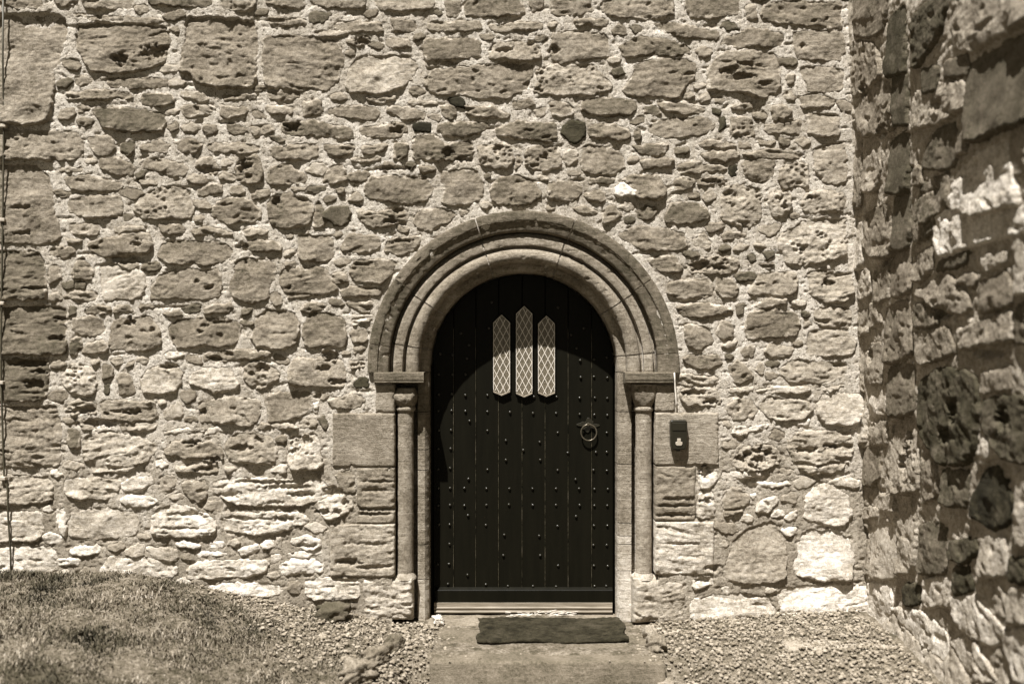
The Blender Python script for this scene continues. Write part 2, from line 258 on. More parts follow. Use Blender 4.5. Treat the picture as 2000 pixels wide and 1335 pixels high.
# ------------------------------------------------------------------ rubble masonry
# every stone: kind, tone %, how far it stands proud (mm), outline in photo pixels (turned into metres on the wall); one near-black row at upper right paints a hole's darkness as a stone
FRONT = """
r 36 6 -34,-12 85,-12 85,10 70,15 30,17 14,12
r 44 5 104,-12 150,-12 152,8 125,13 106,6
r 46 6 160,-12 262,-12 258,18 165,19
r 30 10 285,-12 415,-12 412,11 398,14 290,10
r 44 8 -34,26 122,24 131,60 122,105 118,125 100,132 108,165 102,200 90,243 -34,243
s 38 8 145,50 190,38 325,48 332,70 325,125 240,145 178,140 150,100
r 46 5 140,28 235,30 330,40 300,46 200,42
r 40 10 358,30 505,38 502,100 498,172 420,173 380,158 352,140 355,100 362,60
r 44 6 145,147 185,149 180,165 147,168
s 38 7 205,150 330,152 328,172 215,172
s 42 9 128,180 190,175 258,180 258,192 160,197 130,192
r 28 11 275,184 338,182 338,205 278,208
r 27 16 176,212 215,207 320,219 326,242 318,258 250,259 205,250
r 42 7 352,178 400,181 413,193 395,200 356,190
s 40 7 430,184 502,186 498,197 440,197
r 40 7 350,207 410,204 418,215 405,226 360,228
r 40 12 425,205 490,210 485,223 440,233 430,225
r 43 14 -34,251 150,255 162,275 165,300 155,313 -34,311
r 42 10 172,268 210,263 228,284 220,300 195,306 175,285
r 24 6 238,278 262,272 264,296 252,308 240,295
r 42 9 273,283 310,272 336,284 325,298 280,297
r 38 9 344,278 375,269 399,280 380,301 350,299
r 38 6 326,250 344,235 352,249 337,259
r 42 8 425,-12 508,-12 490,24 455,23 430,12
r 42 9 514,-12 590,-12 596,14 560,16 520,8
r 40 10 603,-12 716,-12 710,20 660,16 610,9
r 46 6 728,-12 848,-12 845,20 740,22
r 42 6 868,-12 900,-12 898,32 872,33
s 45 6 515,35 600,35 600,50 530,52
r 42 8 650,46 690,40 746,45 748,62 705,63 655,61
r 44 7 760,36 815,42 812,62 770,59
s 40 9 512,72 550,68 660,74 668,100 672,120 660,160 640,178 560,176 515,170
r 46 6 612,58 690,62 660,72 620,70
r 40 8 675,82 715,68 724,84 702,92
r 40 8 752,75 800,76 805,92 780,95 755,92
r 50 12 690,114 740,107 795,107 815,120 812,145 790,171 760,184 680,181 675,160
r 35 9 824,76 900,73 938,77 940,112 900,115 830,124
s 44 5 826,121 900,119 895,126 835,131
r 40 11 825,155 850,134 900,131 1000,119 1046,126 1040,150 1030,173 1000,191 940,193 910,186 840,183
p 46 9 955,86 1010,80 1055,90 1058,118 1000,120 955,115
r 41 9 1078,65 1120,60 1188,65 1191,112 1140,116 1100,125 1078,120
p 48 8 1052,136 1075,126 1110,128 1160,125 1180,150 1195,170 1180,188 1070,188 1040,178
r 24 6 1195,135 1215,132 1221,145 1202,149
r 34 10 908,10 940,-12 1015,-12 1026,25 970,36 905,30
r 40 8 1074,-12 1156,-12 1158,25 1130,31 1078,30
r 40 9 1170,8 1200,-12 1312,-12 1319,30 1290,38 1180,32
r 45 8 833,43 880,42 936,40 943,58 925,63 836,61
r 44 8 950,50 1000,45 1059,42 1058,60 960,63
r 36 9 1120,39 1186,37 1188,49 1125,51
r 40 5 1030,-12 1060,-12 1060,20 1040,24
r 40 8 520,178 585,174 589,190 545,199 525,190
r 38 9 590,200 625,195 632,214 620,226 588,226
r 38 10 638,211 690,206 736,211 742,224 735,235 690,233 643,222
r 43 8 753,210 790,206 834,219 827,233 790,235 758,222
s 38 8 718,190 776,188 774,198 724,201
s 44 7 795,196 855,198 852,205 800,204
r 45 6 515,206 575,207 570,226 525,223
s 33 10 551,240 620,234 642,244 690,249 693,268 680,273 640,266 555,265
r 42 9 488,245 530,239 536,261 495,268
r 38 9 700,250 790,239 797,257 770,271 705,266
a 12 9 807,240 843,240 842,258 810,256
s 31 12 856,240 955,237 956,250 920,266 880,271 858,258
s 36 9 860,207 890,206 893,220 880,236 864,226
a 12 10 875,191 892,188 909,198 908,212 880,206
s 38 10 905,206 960,209 997,221 991,231 910,229
r 40 8 1000,198 1035,194 1046,204 1015,216 1002,211
s 38 8 1073,200 1100,196 1123,209 1120,226 1095,229 1078,222
r 31 12 1134,195 1170,190 1244,195 1241,217 1225,226 1160,225 1137,215
s 31 11 968,250 1010,237 1086,241 1091,270 1075,277 1000,273 967,265
a 19 12 1099,243 1116,236 1141,239 1144,268 1122,280 1100,267
s 36 9 1147,245 1200,242 1226,251 1229,270 1205,276 1150,265
r 34 7 1238,254 1250,253 1254,272 1241,273
s 31 10 804,268 850,260 872,284 922,270 926,300 900,313 805,313
r 30 8 767,280 797,278 796,309 768,311
p 47 14 934,290 950,280 1000,284 1006,310 990,331 945,326 934,312
p 42 9 1026,290 1060,282 1091,285 1096,325 1060,333 1024,326
p 44 8 1097,308 1112,291 1127,290 1129,315 1110,326
r 42 5 1010,304 1019,312 1010,336 1002,331
r 40 9 1139,285 1175,282 1216,299 1224,325 1190,343 1140,341 1136,315
r 42 10 525,290 590,279 623,281 623,305 595,313 545,313 530,305
s 33 9 631,285 694,281 692,295 665,309 640,300
s 40 7 705,285 758,281 750,298 710,301
r 42 7 404,280 465,277 509,285 500,299 440,301 408,292
s 44 6 684,309 742,304 746,314 690,319
r 33 10 1209,90 1240,73 1300,74 1351,95 1345,106 1290,109 1215,111
r 36 8 1274,48 1300,42 1350,51 1406,60 1402,76 1345,76 1295,61
r 33 9 1337,-12 1446,-12 1446,28 1380,39 1345,34
r 44 5 1455,6 1475,8 1480,38 1456,39
r 36 10 1490,6 1560,0 1646,4 1646,61 1600,53 1520,47 1487,38
r 38 8 1400,86 1440,64 1460,55 1531,64 1531,90 1440,93
r 43 7 1547,62 1600,57 1650,64 1648,119 1600,119 1555,116
s 40 15 1400,112 1430,98 1520,101 1523,140 1519,180 1490,193 1450,181 1380,179 1382,140
s 38 12 1214,180 1231,150 1244,120 1320,110 1363,124 1358,150 1340,165 1326,193 1280,191 1240,189
r 45 6 1564,126 1610,130 1650,134 1648,178 1580,181 1565,150
r 40 6 1535,145 1555,144 1551,165 1538,168
r 44 7 1332,185 1352,178 1356,192 1340,197
r 43 7 1560,190 1590,181 1631,195 1622,209 1570,213
r 44 8 1577,220 1641,221 1641,263 1600,269 1577,258
p 40 9 1504,209 1525,201 1546,215 1549,232 1510,239
p 44 8 1490,245 1540,240 1566,232 1561,261 1500,261
r 28 7 1254,208 1275,205 1292,220 1275,227 1257,220
s 38 8 1281,198 1330,197 1379,212 1373,221 1330,223 1285,210
r 41 9 1264,246 1300,230 1386,229 1397,248 1370,265 1300,269 1266,260
a 16 6 1405,228 1415,228 1413,252 1402,256
p 44 9 1424,230 1466,227 1471,255 1471,269 1424,266
a 20 6 1390,210 1412,214 1405,225 1394,221
s 42 7 1428,205 1472,201 1470,212 1433,216
r 33 9 1233,285 1290,279 1306,285 1300,299 1250,303
r 28 7 1317,288 1345,289 1344,298 1319,299
s 42 7 1363,275 1420,274 1441,285 1400,291 1368,285
r 42 14 1368,300 1440,294 1446,305 1420,316 1373,311
r 36 6 1479,272 1513,274 1506,285 1484,283
s 41 8 1448,301 1500,290 1577,300 1556,311 1473,309
r 36 13 1248,315 1285,307 1316,312 1306,326 1258,331
s 38 9 1320,325 1350,315 1412,322 1424,330 1350,339 1320,336
r 46 7 1591,286 1640,274 1653,277 1653,358 1610,361 1589,330
r 42 9 1444,321 1480,305 1513,311 1513,341 1490,356 1460,351
p 48 8 1519,331 1545,320 1579,319 1579,366 1530,371 1519,350
a 12 4 1422,322 1437,322 1436,345 1427,346
r 40 9 -34,318 70,320 100,345 106,400 105,420 118,435 118,465 100,476 -34,475
s 46 7 113,328 166,325 161,335 117,338
r 41 9 124,346 160,339 195,350 243,358 240,367 200,375 145,371 129,360
r 37 10 194,311 225,304 263,325 259,339 230,343 194,328
r 41 9 274,315 300,307 350,317 371,330 355,346 300,336 279,325
r 41 8 381,312 415,304 429,330 420,341 384,329
a 24 7 262,338 283,334 284,345 268,349
r 46 6 274,353 308,350 305,360 279,361
r 38 11 387,370 415,357 436,362 435,376 400,381 387,378
r 34 9 449,365 475,361 481,372 466,386 450,380
r 45 8 134,391 165,381 236,379 241,418 190,426 150,421 132,410
p 47 7 264,400 285,375 330,360 371,370 379,420 350,429 285,429 264,415
r 37 12 413,410 430,387 470,385 496,395 513,415 500,431 445,437 418,425
r 45 7 134,437 196,435 194,457 140,458
r 48 5 220,442 280,440 286,450 225,455
r 40 8 310,440 360,440 360,455 318,456
s 42 8 369,450 400,440 461,455 456,461 374,456
r 39 15 174,470 240,457 291,454 298,480 291,493 240,501 200,501 174,488
r 46 5 128,465 160,467 160,474 130,475
r 38 9 308,490 325,469 380,469 441,475 456,490 446,511 410,517 330,513 307,500
r 36 9 94,485 140,482 146,495 130,503 100,499
r 44 6 97,518 115,515 118,545 98,553
r 40 8 139,535 150,505 165,502 183,530 178,546 144,546
a 25 7 120,552 145,549 146,563 122,563
a 25 7 149,550 168,552 168,563 148,564
r 53 6 194,516 215,508 281,530 286,560 276,581 205,589 194,560
s 42 9 229,512 265,504 276,520 240,526
r 38 10 294,560 320,530 360,523 426,525 434,550 431,575 410,585 350,583 294,586
r 40 12 459,510 480,501 538,510 541,530 529,560 526,585 490,593 455,581 451,560
s 45 8 124,575 150,568 191,573 188,586 160,591 129,583
s 30 9 -34,488 75,490 88,510 92,560 88,586 -34,586
s 30 9 -34,596 125,597 131,610 129,690 100,693 -34,691
a 24 7 134,598 145,596 146,612 138,618
s 38 9 163,606 190,594 216,598 216,610 170,614
s 40 8 221,600 250,592 259,605 224,612
r 42 8 270,598 296,592 300,600 275,604
r 42 7 314,611 350,606 360,615 330,623
s 36 11 397,602 420,593 451,594 456,605 430,614 401,613
r 28 8 471,605 493,599 493,608 478,615
p 36 9 459,318 475,304 506,302 516,355 490,361 461,352
r 40 9 524,345 530,324 565,319 596,340 601,355 535,363 524,358
r 40 9 629,353 645,325 665,319 678,330 676,355 650,363
r 36 10 713,370 721,345 780,342 836,343 848,370 836,389 800,399 724,389
r 38 11 524,400 535,377 560,374 601,385 611,405 606,440 560,446 529,441
r 46 5 569,365 599,364 599,372 571,373
r 40 6 655,368 673,368 672,378 660,377
r 35 9 612,400 624,388 642,428 626,446 613,441
a 27 22 632,416 650,405 680,403 688,418 682,436 655,443 635,426
s 40 12 696,408 735,415 791,402 801,425 760,441 725,446 704,430
r 41 9 804,430 825,407 870,407 893,416 872,432 840,452 815,446
s 41 9 473,450 495,444 523,450 520,459 479,464
s 34 9 466,475 490,469 541,471 551,480 545,491 490,489
r 43 5 560,459 573,456 574,466 562,467
r 41 9 581,460 600,456 651,461 656,500 620,513 584,506
s 37 10 670,475 685,454 741,461 744,488 690,496 667,490
s 40 10 751,470 800,464 828,458 812,490 790,499 754,493
s 37 11 684,520 700,504 745,504 776,510 762,540 745,554 694,549 684,535
s 37 12 544,535 560,524 641,519 646,545 661,565 640,576 564,583 549,560
r 40 6 554,512 575,510 576,522 557,521
r 40 8 645,540 660,530 679,535 679,550 655,556
s 38 9 661,568 690,559 746,559 741,575 705,581 667,579
s 38 9 674,590 731,588 730,600 715,612 680,598
r 40 12 584,605 600,591 635,589 641,600 605,611
r 40 7 524,575 545,569 553,590 540,598
r 39 9 861,340 880,329 931,331 946,370 936,395 880,403 861,396 870,370
r 36 10 957,375 970,349 1000,341 1046,349 1059,385 1030,399 975,401 961,390
r 35 10 1067,370 1075,354 1110,351 1139,365 1135,381 1105,394 1074,391
r 37 8 1139,380 1160,369 1186,375 1183,391 1160,396 1144,391
s 33 8 1149,352 1175,346 1201,350 1198,359 1154,359
r 72 20 1201,367 1213,357 1246,372 1240,381 1204,383
s 38 14 1214,350 1250,339 1291,344 1303,375 1290,391 1240,386 1228,362
r 35 8 1118,405 1140,399 1166,413 1160,421 1130,413
r 36 13 1174,425 1185,404 1200,401 1216,420 1205,431 1177,439
r 42 5 1069,402 1086,404 1080,411 1069,408
p 33 8 1244,412 1260,402 1283,405 1281,422 1265,431 1244,426
r 40 7 820,326 850,325 850,335 825,338
r 30 14 1299,415 1310,396 1340,392 1386,408 1388,425 1350,438 1301,438
r 35 8 1314,350 1335,342 1356,350 1350,371 1319,373
s 40 10 1358,351 1385,347 1416,344 1416,356 1385,363 1364,361
p 47 9 1404,400 1415,364 1440,361 1486,365 1491,390 1486,430 1460,446 1409,431
p 56 10 1502,386 1510,371 1541,378 1549,405 1530,421 1509,426
p 49 7 1564,396 1575,377 1620,369 1653,374 1653,411 1590,416 1567,411
r 39 10 1205,457 1245,441 1300,444 1336,453 1344,480 1330,491 1260,489 1232,476
r 46 5 1351,470 1375,449 1389,470 1385,486 1359,484
r 40 7 1404,460 1430,452 1456,455 1453,466 1409,469
r 46 9 1429,486 1445,475 1466,478 1450,489
r 46 6 1469,478 1490,474 1500,482 1480,487
a 22 7 1487,492 1511,487 1513,500 1495,506
a 25 7 1459,500 1476,496 1476,508 1462,509
s 46 5 1480,512 1512,514 1506,523 1484,521
p 54 8 1523,462 1540,447 1580,428 1652,424 1655,460 1652,500 1620,511 1560,518 1534,513 1521,480
s 35 9 1266,508 1277,497 1320,501 1334,525 1325,533 1280,530
p 44 9 1344,515 1370,504 1410,499 1441,505 1446,525 1420,536 1349,533
s 40 9 1300,557 1310,546 1386,544 1393,560 1386,581 1322,583 1304,572
s 41 9 1396,545 1430,544 1446,565 1436,581 1410,581 1399,565
r 46 9 1459,570 1480,534 1551,531 1559,560 1551,576 1469,576
s 48 9 1574,530 1610,524 1661,534 1667,560 1656,589 1610,589 1584,575 1579,550
s 35 10 1320,602 1345,591 1400,594 1431,605 1425,616 1335,619
r 28 6 1437,595 1453,591 1451,612 1440,616
r 41 13 1468,596 1490,585 1536,581 1533,593 1490,603
r 56 7 1544,590 1575,584 1571,598 1549,598
s 50 9 1589,605 1620,597 1661,599 1664,640 1600,639 1589,620
s 27 13 -34,700 85,696 96,720 93,760 86,781 -34,783
s 44 9 -34,791 110,790 121,820 119,880 116,910 -34,913
r 42 8 141,620 200,619 206,645 185,656 141,651
r 40 12 212,652 225,624 290,614 313,640 319,672 280,686 214,683
r 36 11 329,640 345,624 400,619 466,624 473,655 456,673 425,675 400,671 380,680 345,678 331,665
r 24 8 135,662 158,659 161,675 152,693 136,691
s 40 9 164,672 205,662 216,680 200,689 164,691
r 60 8 319,690 340,684 363,692 355,699 324,699
p 56 10 119,736 135,710 180,714 191,750 186,769 145,771 124,751
r 33 7 199,712 218,711 221,735 200,741
a 22 6 204,750 213,748 214,770 205,771
r 41 8 227,736 245,719 259,740 265,765 255,771 234,771
r 34 6 247,707 263,704 259,715 248,717
r 54 10 274,736 300,714 351,714 356,750 346,766 279,769
r 58 9 369,736 395,714 451,719 468,750 456,763 420,766 369,751
s 46 9 129,790 160,779 191,785 186,806 139,809
s 45 10 194,785 240,779 301,784 311,812 300,821 199,819
r 50 7 324,801 345,782 361,795 356,816 324,821
r 46 11 387,790 400,777 470,774 511,784 509,810 496,831 440,826 389,821
s 50 8 228,824 311,826 301,841 234,839
r 28 8 134,838 155,839 159,870 140,876 131,866
s 55 10 164,851 215,839 260,849 309,865 306,880 286,901 250,921 179,921 159,890
s 44 12 319,881 345,859 400,861 433,870 436,896 415,901 339,891
s 48 9 339,911 420,905 433,911 420,926 349,921
r 64 6 314,840 370,834 376,843 319,846
r 60 5 392,838 440,832 452,840 400,848
r 40 11 489,661 500,624 520,600 576,610 583,640 581,672 555,681 500,678
r 35 13 589,641 605,614 640,607 671,620 679,660 671,676 600,679 591,655
r 42 7 684,650 695,641 716,645 716,669 689,669
s 56 7 685,616 728,613 724,630 690,633
s 44 8 689,676 712,672 714,686 691,689
s 38 11 398,692 440,681 531,684 526,699 440,706 398,706
p 48 9 474,716 500,704 541,720 546,740 510,761 479,746
r 48 11 562,722 575,699 610,697 671,699 676,725 673,753 640,756 564,753
r 50 12 629,686 645,677 661,690 656,706 634,700
s 48 7 684,708 712,705 712,719 687,721
a 19 8 689,746 705,734 719,739 719,755 700,761
r 42 10 519,776 545,764 600,761 609,775 606,800 580,816 529,826 519,800
r 48 9 639,781 690,767 716,775 702,796 649,797
r 62 6 610,790 621,784 621,805 611,806
a 27 6 621,816 635,809 641,830 632,839 624,826
s 52 6 529,829 560,824 588,833 540,839
s 47 12 443,861 460,844 500,842 531,855 541,880 536,906 450,901 439,880
p 58 15 558,891 569,850 620,844 628,870 628,911 575,919 561,906
s 52 9 -34,925 100,929 103,980 -34,986
r 58 7 -34,995 80,997 86,1040 76,1056 -34,1056
r 60 7 -34,1062 110,1065 116,1115 -34,1121
s 52 8 124,936 180,929 236,940 225,966 205,976 129,971
r 66 14 229,946 260,931 296,929 298,940 280,956 244,959
r 68 12 234,973 260,964 301,969 306,980 285,991 244,986
r 48 5 309,931 340,924 346,940 322,968 312,955
r 42 11 356,941 395,934 406,950 403,971 385,979 359,961
s 60 14 414,941 440,931 530,934 621,934 646,950 641,966 610,981 580,986 480,986 440,976 419,961
r 62 6 107,996 125,989 131,1010 129,1051 114,1030
r 56 9 134,1001 200,989 266,999 273,1020 263,1046 200,1051 134,1051
s 62 10 294,1011 310,989 350,984 400,999 426,1020 421,1044 340,1046 294,1046
s 60 10 429,1011 470,999 580,999 603,1010 601,1021 540,1041 439,1043
r 80 8 339,1058 360,1052 393,1065 386,1071 344,1066
r 68 8 134,1071 195,1061 198,1080 139,1083
r 66 7 104,1088 160,1091 156,1103 109,1101
r 50 8 239,1076 270,1059 286,1065 283,1086 262,1089
r 56 7 284,1068 345,1069 349,1096 300,1091
r 66 9 193,1106 215,1084 340,1094 349,1110 336,1126 260,1132 199,1127
s 60 9 368,1111 385,1094 460,1091 526,1094 521,1116 480,1126 400,1131 369,1126
r 70 6 407,1060 441,1057 436,1067 411,1067
r 74 6 464,1071 505,1062 503,1076 469,1083
r 72 6 509,1060 536,1057 533,1070 511,1071
r 70 6 384,1079 440,1074 450,1080 389,1086
r 55 5 539,1050 550,1047 552,1070 545,1073
r 66 10 566,1051 600,1041 626,1059 629,1066 600,1076 569,1060
r 66 7 554,1086 600,1075 631,1069 631,1080 600,1089
r 70 8 544,1106 560,1094 620,1091 633,1100 631,1116 549,1123
r 74 8 404,1146 440,1137 540,1139 556,1155 520,1163 409,1161
r 38 8 561,1136 585,1134 586,1158 564,1156
r 40 9 654,926 690,917 696,945 690,961 664,959
p 60 11 619,976 650,969 685,964 689,985 676,1001 645,1016 619,1000
r 41 9 1334,641 1350,632 1386,640 1396,665 1370,684 1339,676
r 41 8 1397,641 1415,626 1436,635 1433,655 1415,663 1399,655
r 54 8 1404,676 1440,661 1439,672 1420,683
r 35 13 1454,636 1465,609 1500,601 1556,611 1564,640 1556,656 1500,659 1461,663
r 49 10 1574,661 1590,644 1656,644 1674,670 1666,691 1620,696 1579,691
s 38 9 1334,701 1345,691 1406,692 1411,710 1385,721 1339,713
r 40 7 1449,686 1460,671 1476,675 1471,694 1454,696
r 46 8 1489,686 1510,669 1551,680 1549,691 1510,698
r 39 12 1422,716 1440,704 1455,709 1469,740 1445,749 1427,738
r 46 7 1471,720 1485,704 1496,720 1485,736
r 49 9 1518,721 1545,702 1600,704 1657,709 1652,736 1600,749 1539,746
s 52 7 1325,729 1400,731 1406,750 1340,754 1327,745
s 50 12 1329,757 1400,760 1409,791 1340,792 1329,775
r 62 9 1414,757 1470,754 1471,764 1419,766
s 56 10 1474,761 1500,751 1581,757 1576,767 1484,766
s 56 7 1589,757 1651,751 1641,761 1594,763
r 50 9 1419,791 1440,774 1470,779 1481,800 1460,821 1429,819
r 50 10 1484,791 1500,774 1570,777 1591,800 1570,819 1530,821 1489,811
r 55 14 1594,786 1610,769 1682,767 1692,800 1677,826 1620,831 1599,816
s 64 9 1434,836 1500,827 1496,838 1440,851 1429,845
r 62 6 1556,822 1586,820 1580,830 1560,830
p 52 10 1428,901 1450,874 1490,864 1521,875 1526,900 1490,917 1439,917
s 50 13 1538,861 1560,841 1661,841 1667,880 1657,905 1641,921 1580,926 1543,901
r 60 8 1409,920 1470,915 1500,930 1412,936
r 60 8 1367,916 1395,908 1401,930 1390,956 1369,951
r 60 6 1361,961 1396,955 1396,1011 1361,1011
s 42 9 1411,961 1440,949 1461,965 1461,985 1440,1001 1411,1006
r 70 9 1459,943 1540,937 1549,946 1464,951
r 64 11 1474,991 1490,974 1515,969 1521,980 1500,999 1479,1001
r 62 8 1539,1001 1556,994 1554,1012 1540,1019 1532,1010
r 62 6 1464,962 1476,960 1474,974 1465,972
r 60 13 1567,1011 1575,969 1590,949 1620,944 1656,965 1663,1000 1656,1021 1640,1029 1600,1019
r 65 10 1552,1101 1560,1059 1570,1034 1620,1031 1661,1055 1671,1100 1661,1131 1600,1131 1554,1121
r 50 8 1414,1116 1430,1059 1460,1029 1505,1014 1531,1040 1538,1100 1531,1129 1480,1139 1419,1133
r 80 7 1526,1033 1557,1029 1553,1045 1534,1046
r 64 6 1410,1148 1424,1144 1424,1160 1412,1160
r 72 12 1519,1161 1530,1144 1690,1139 1697,1170 1692,1206 1524,1206
r 64 9 1349,1171 1400,1161 1450,1157 1506,1164 1516,1212 1349,1216
r 62 7 1618,940 1650,929 1682,940 1677,953 1640,948
s 62 9 595,1129 702,1127 704,1166 640,1172 597,1166
r 66 7 1352,1130 1392,1126 1396,1140 1356,1150
"""
# hollows, slots and solution holes in the face: centre x, y, half width, half height (pixels), depth mm
HOLES = """235 117 15 11 45;300 102 26 14 40;365 150 11 8 35;384 212 6 5 25;707 80 15 8 35;988 98 17 6 30;1035 85 8 6 25
1082 97 10 8 35;570 247 17 9 40;775 253 12 7 35;768 243 6 4 20;875 297 12 10 40;905 310 16 6 35;972 292 8 10 35;1065 305 7 6 35
765 328 36 4 35;1425 138 20 7 35;1448 150 26 6 35;1455 125 18 5 30;1490 165 14 5 25;1567 90 6 5 25;45 405 20 4 20;45 455 16 4 20
405 331 22 8 35;268 475 10 7 40;183 483 5 4 30;250 506 34 8 35;408 560 9 6 35;385 548 6 4 20;480 513 3 3 20;70 563 22 4 25
110 660 18 6 30;115 622 12 4 25;476 325 11 10 40;487 345 5 4 30;540 393 8 11 35;775 410 12 6 30;765 432 14 5 25;475 482 12 8 30
785 469 18 4 30;565 561 4 4 25;1388 353 17 5 35;1530 403 6 5 30;1523 388 5 4 25;1580 386 6 5 25;1425 380 14 8 14;1566 485 4 4 25
1615 484 4 3 20;1367 518 24 10 40;1405 522 12 6 35;1618 553 15 6 35;60 710 36 7 40;78 725 16 6 35;70 750 26 8 40;255 627 10 8 40
300 643 8 5 25;390 647 6 4 25;400 635 8 5 16;330 715 19 6 30;160 801 26 8 40;210 807 7 4 30;262 805 12 5 35;245 805 7 4 30
187 826 34 9 45;397 803 7 6 30;375 863 17 5 35;420 895 14 6 35;400 915 20 4 25;420 701 17 6 35;447 691 10 4 25;514 717 12 8 40
493 729 6 5 30;634 718 11 7 35;660 745 16 6 30;647 694 16 9 40;700 711 16 5 25;475 874 23 7 35;505 858 9 5 30;590 860 24 13 28
580 880 12 8 20;680 1096 26 6 40;555 1011 21 6 35;597 1064 18 4 30;632 998 13 6 35;675 980 7 7 35;660 998 6 6 30;1355 766 22 6 35
1390 783 15 5 30;1460 885 10 5 40;1480 880 12 7 40;1500 882 9 7 40;1450 894 14 6 40;1482 896 16 7 40;1465 906 6 4 35;1476 911 10 5 35
1575 878 24 6 35;1620 870 17 4 30;1380 920 11 15 45;1380 976 11 6 35;1272 1108 0 0 0;622 772 5 8 30;1395 1108 18 6 30;1372 1132 14 6 30
734 939 38 3 14;734 956 38 3 13;734 993 38 4 26;734 1002 36 3 22;1320 973 38 4 18;1320 986 40 3 22;1320 1004 40 4 24;730 1106 44 4 18;715 1060 50 3 9;1335 1060 50 3 9;1350 1085 40 3 9;160 352 12 4 16;700 400 8 5 20;1130 350 10 4 25;1330 232 6 4 20;390 238 10 5 16;443 239 22 3 25;520 940 60 4 25;560 950 50 5 28
590 965 26 5 22;540 980 24 4 18;452 965 26 6 25;650 960 22 10 30;360 1003 40 4 16;340 1030 50 3 16;345 350 6 4 12"""
HOLES = [tuple(float(q) for q in h.split()) for h in HOLES.replace('\n', ';').split(';') if h.strip()]
HOLES = [((h[0]-1000)/350.0, (1200-h[1])/350.0, h[2]/350.0, h[3]/350.0, h[4]/1000.0) for h in HOLES if h[2] > 0]

OFF = 0.0058
def chaikin(P, k, n):
    P = np.asarray(P, float)
    for _ in range(n):
        Q = np.roll(P, -1, 0); P = np.stack((P*(1-k)+Q*k, P*k+Q*(1-k)), 1).reshape(-1, 2)
    return P
def poly_sd(P, u, v):
    """distance to the outline, positive inside"""
    best = np.full(u.shape, 1e9); ins = np.zeros(u.shape, bool); n = len(P)
    for i in range(n):
        a = P[i]; b = P[(i+1) % n]; e = b-a; wx = u-a[0]; wy = v-a[1]
        t = np.clip((wx*e[0]+wy*e[1])/(e@e+1e-12), 0, 1)
        best = np.minimum(best, (wx-e[0]*t)**2 + (wy-e[1]*t)**2)
        c = (a[1] > v) != (b[1] > v)
        if c.any():
            with np.errstate(divide='ignore', invalid='ignore'):
                ins ^= c & (u < (b[0]-a[0])*(v-a[1])/(b[1]-a[1]+1e-12) + a[0])
    d = np.sqrt(best); return np.where(ins, d, -d)
def dig_holes(u, v, h, holes):
    if not holes: return h
    u0, u1, v0, v1 = u.min(), u.max(), v.min(), v.max()
    rag = 0.55*perlin(u*34, v*44, 73) + 0.4*perlin(u*80, v*95, 74)
    uu = u + 0.007*perlin(u*40, v*40, 71) ; vv = v + 0.005*perlin(u*40, v*40, 72)
    for (x, z, a, b, d) in holes:
        if x+a*1.4 < u0 or x-a*1.4 > u1 or z+b*1.4 < v0 or z-b*1.4 > v1: continue
        r = np.sqrt(((uu-x)/a)**2 + ((vv-z)/b)**2)
        r = r + rag*min(1.0, 0.02/max(a, b)+.5)
        h = h - d*0.85*sstep(1.15, 0.55, r)
    return h
def relief(kind, u, v, seed, amp=1.0):
    r = random.Random(seed); ang = r.uniform(-0.14, 0.14); ou = seed*3.17 % 50; ov = seed*1.71 % 50
    p = u*math.cos(ang) + v*math.sin(ang); q = -u*math.sin(ang) + v*math.cos(ang)
    h = 0.008*fbm(u*9+ou, v*9+ov, 3, 3) + 0.0027*fbm(u*40+ou, v*52+ov, 5, 3, 0.68)
    if kind in 'r':
        h = h - 0.006*sstep(0.3, 0.6, perlin(p*8+ou, q*40+ov, 8))*r.choice((0, .2, .5, 1)) - 0.011*sstep(0.40, 0.62, perlin(u*19+ou, v*27+ov, 12))*(1 if r.random() < .4 else .15)
        h = h + 0.005*np.abs(perlin(u*15+ou, v*21+ov, 21))
    if kind == 's':
        qq = q + 0.014*perlin(p*7+ou, q*9+ov, 9)
        l = perlin(p*4.5+ou, qq*27+ov, 10) + 0.35*perlin(p*11+ou, qq*62+ov, 11)
        h = h + 0.007*l - 0.016*sstep(0.22, 0.5, l)*sstep(-.25, .25, perlin(u*5+ou, v*6+ov, 23)) + 0.004*np.abs(perlin(p*20, qq*50, 22))
    if kind in 'p':
        k = worley(u*30+ou, v*38+ov, seed % 97)
        h = h*1.5 - 0.016*sstep(0.42, 0.2, k)*sstep(-0.1, 0.35, perlin(u*9+ou, v*9+ov, 13)) + 0.006*np.abs(perlin(u*22+ou, v*26+ov, 14))
    if kind == 'c':
        h = h + 0.005*fbm(u*16+ou, v*18+ov, 15, 5, 0.66) + 0.0025*fbm(u*62+ou, v*66+ov, 17, 2) - 0.014*sstep(0.3, 0.6, perlin(u*11+ou, v*19+ov, 16))
    if kind == 'a': h = h*0.45
    return h*amp
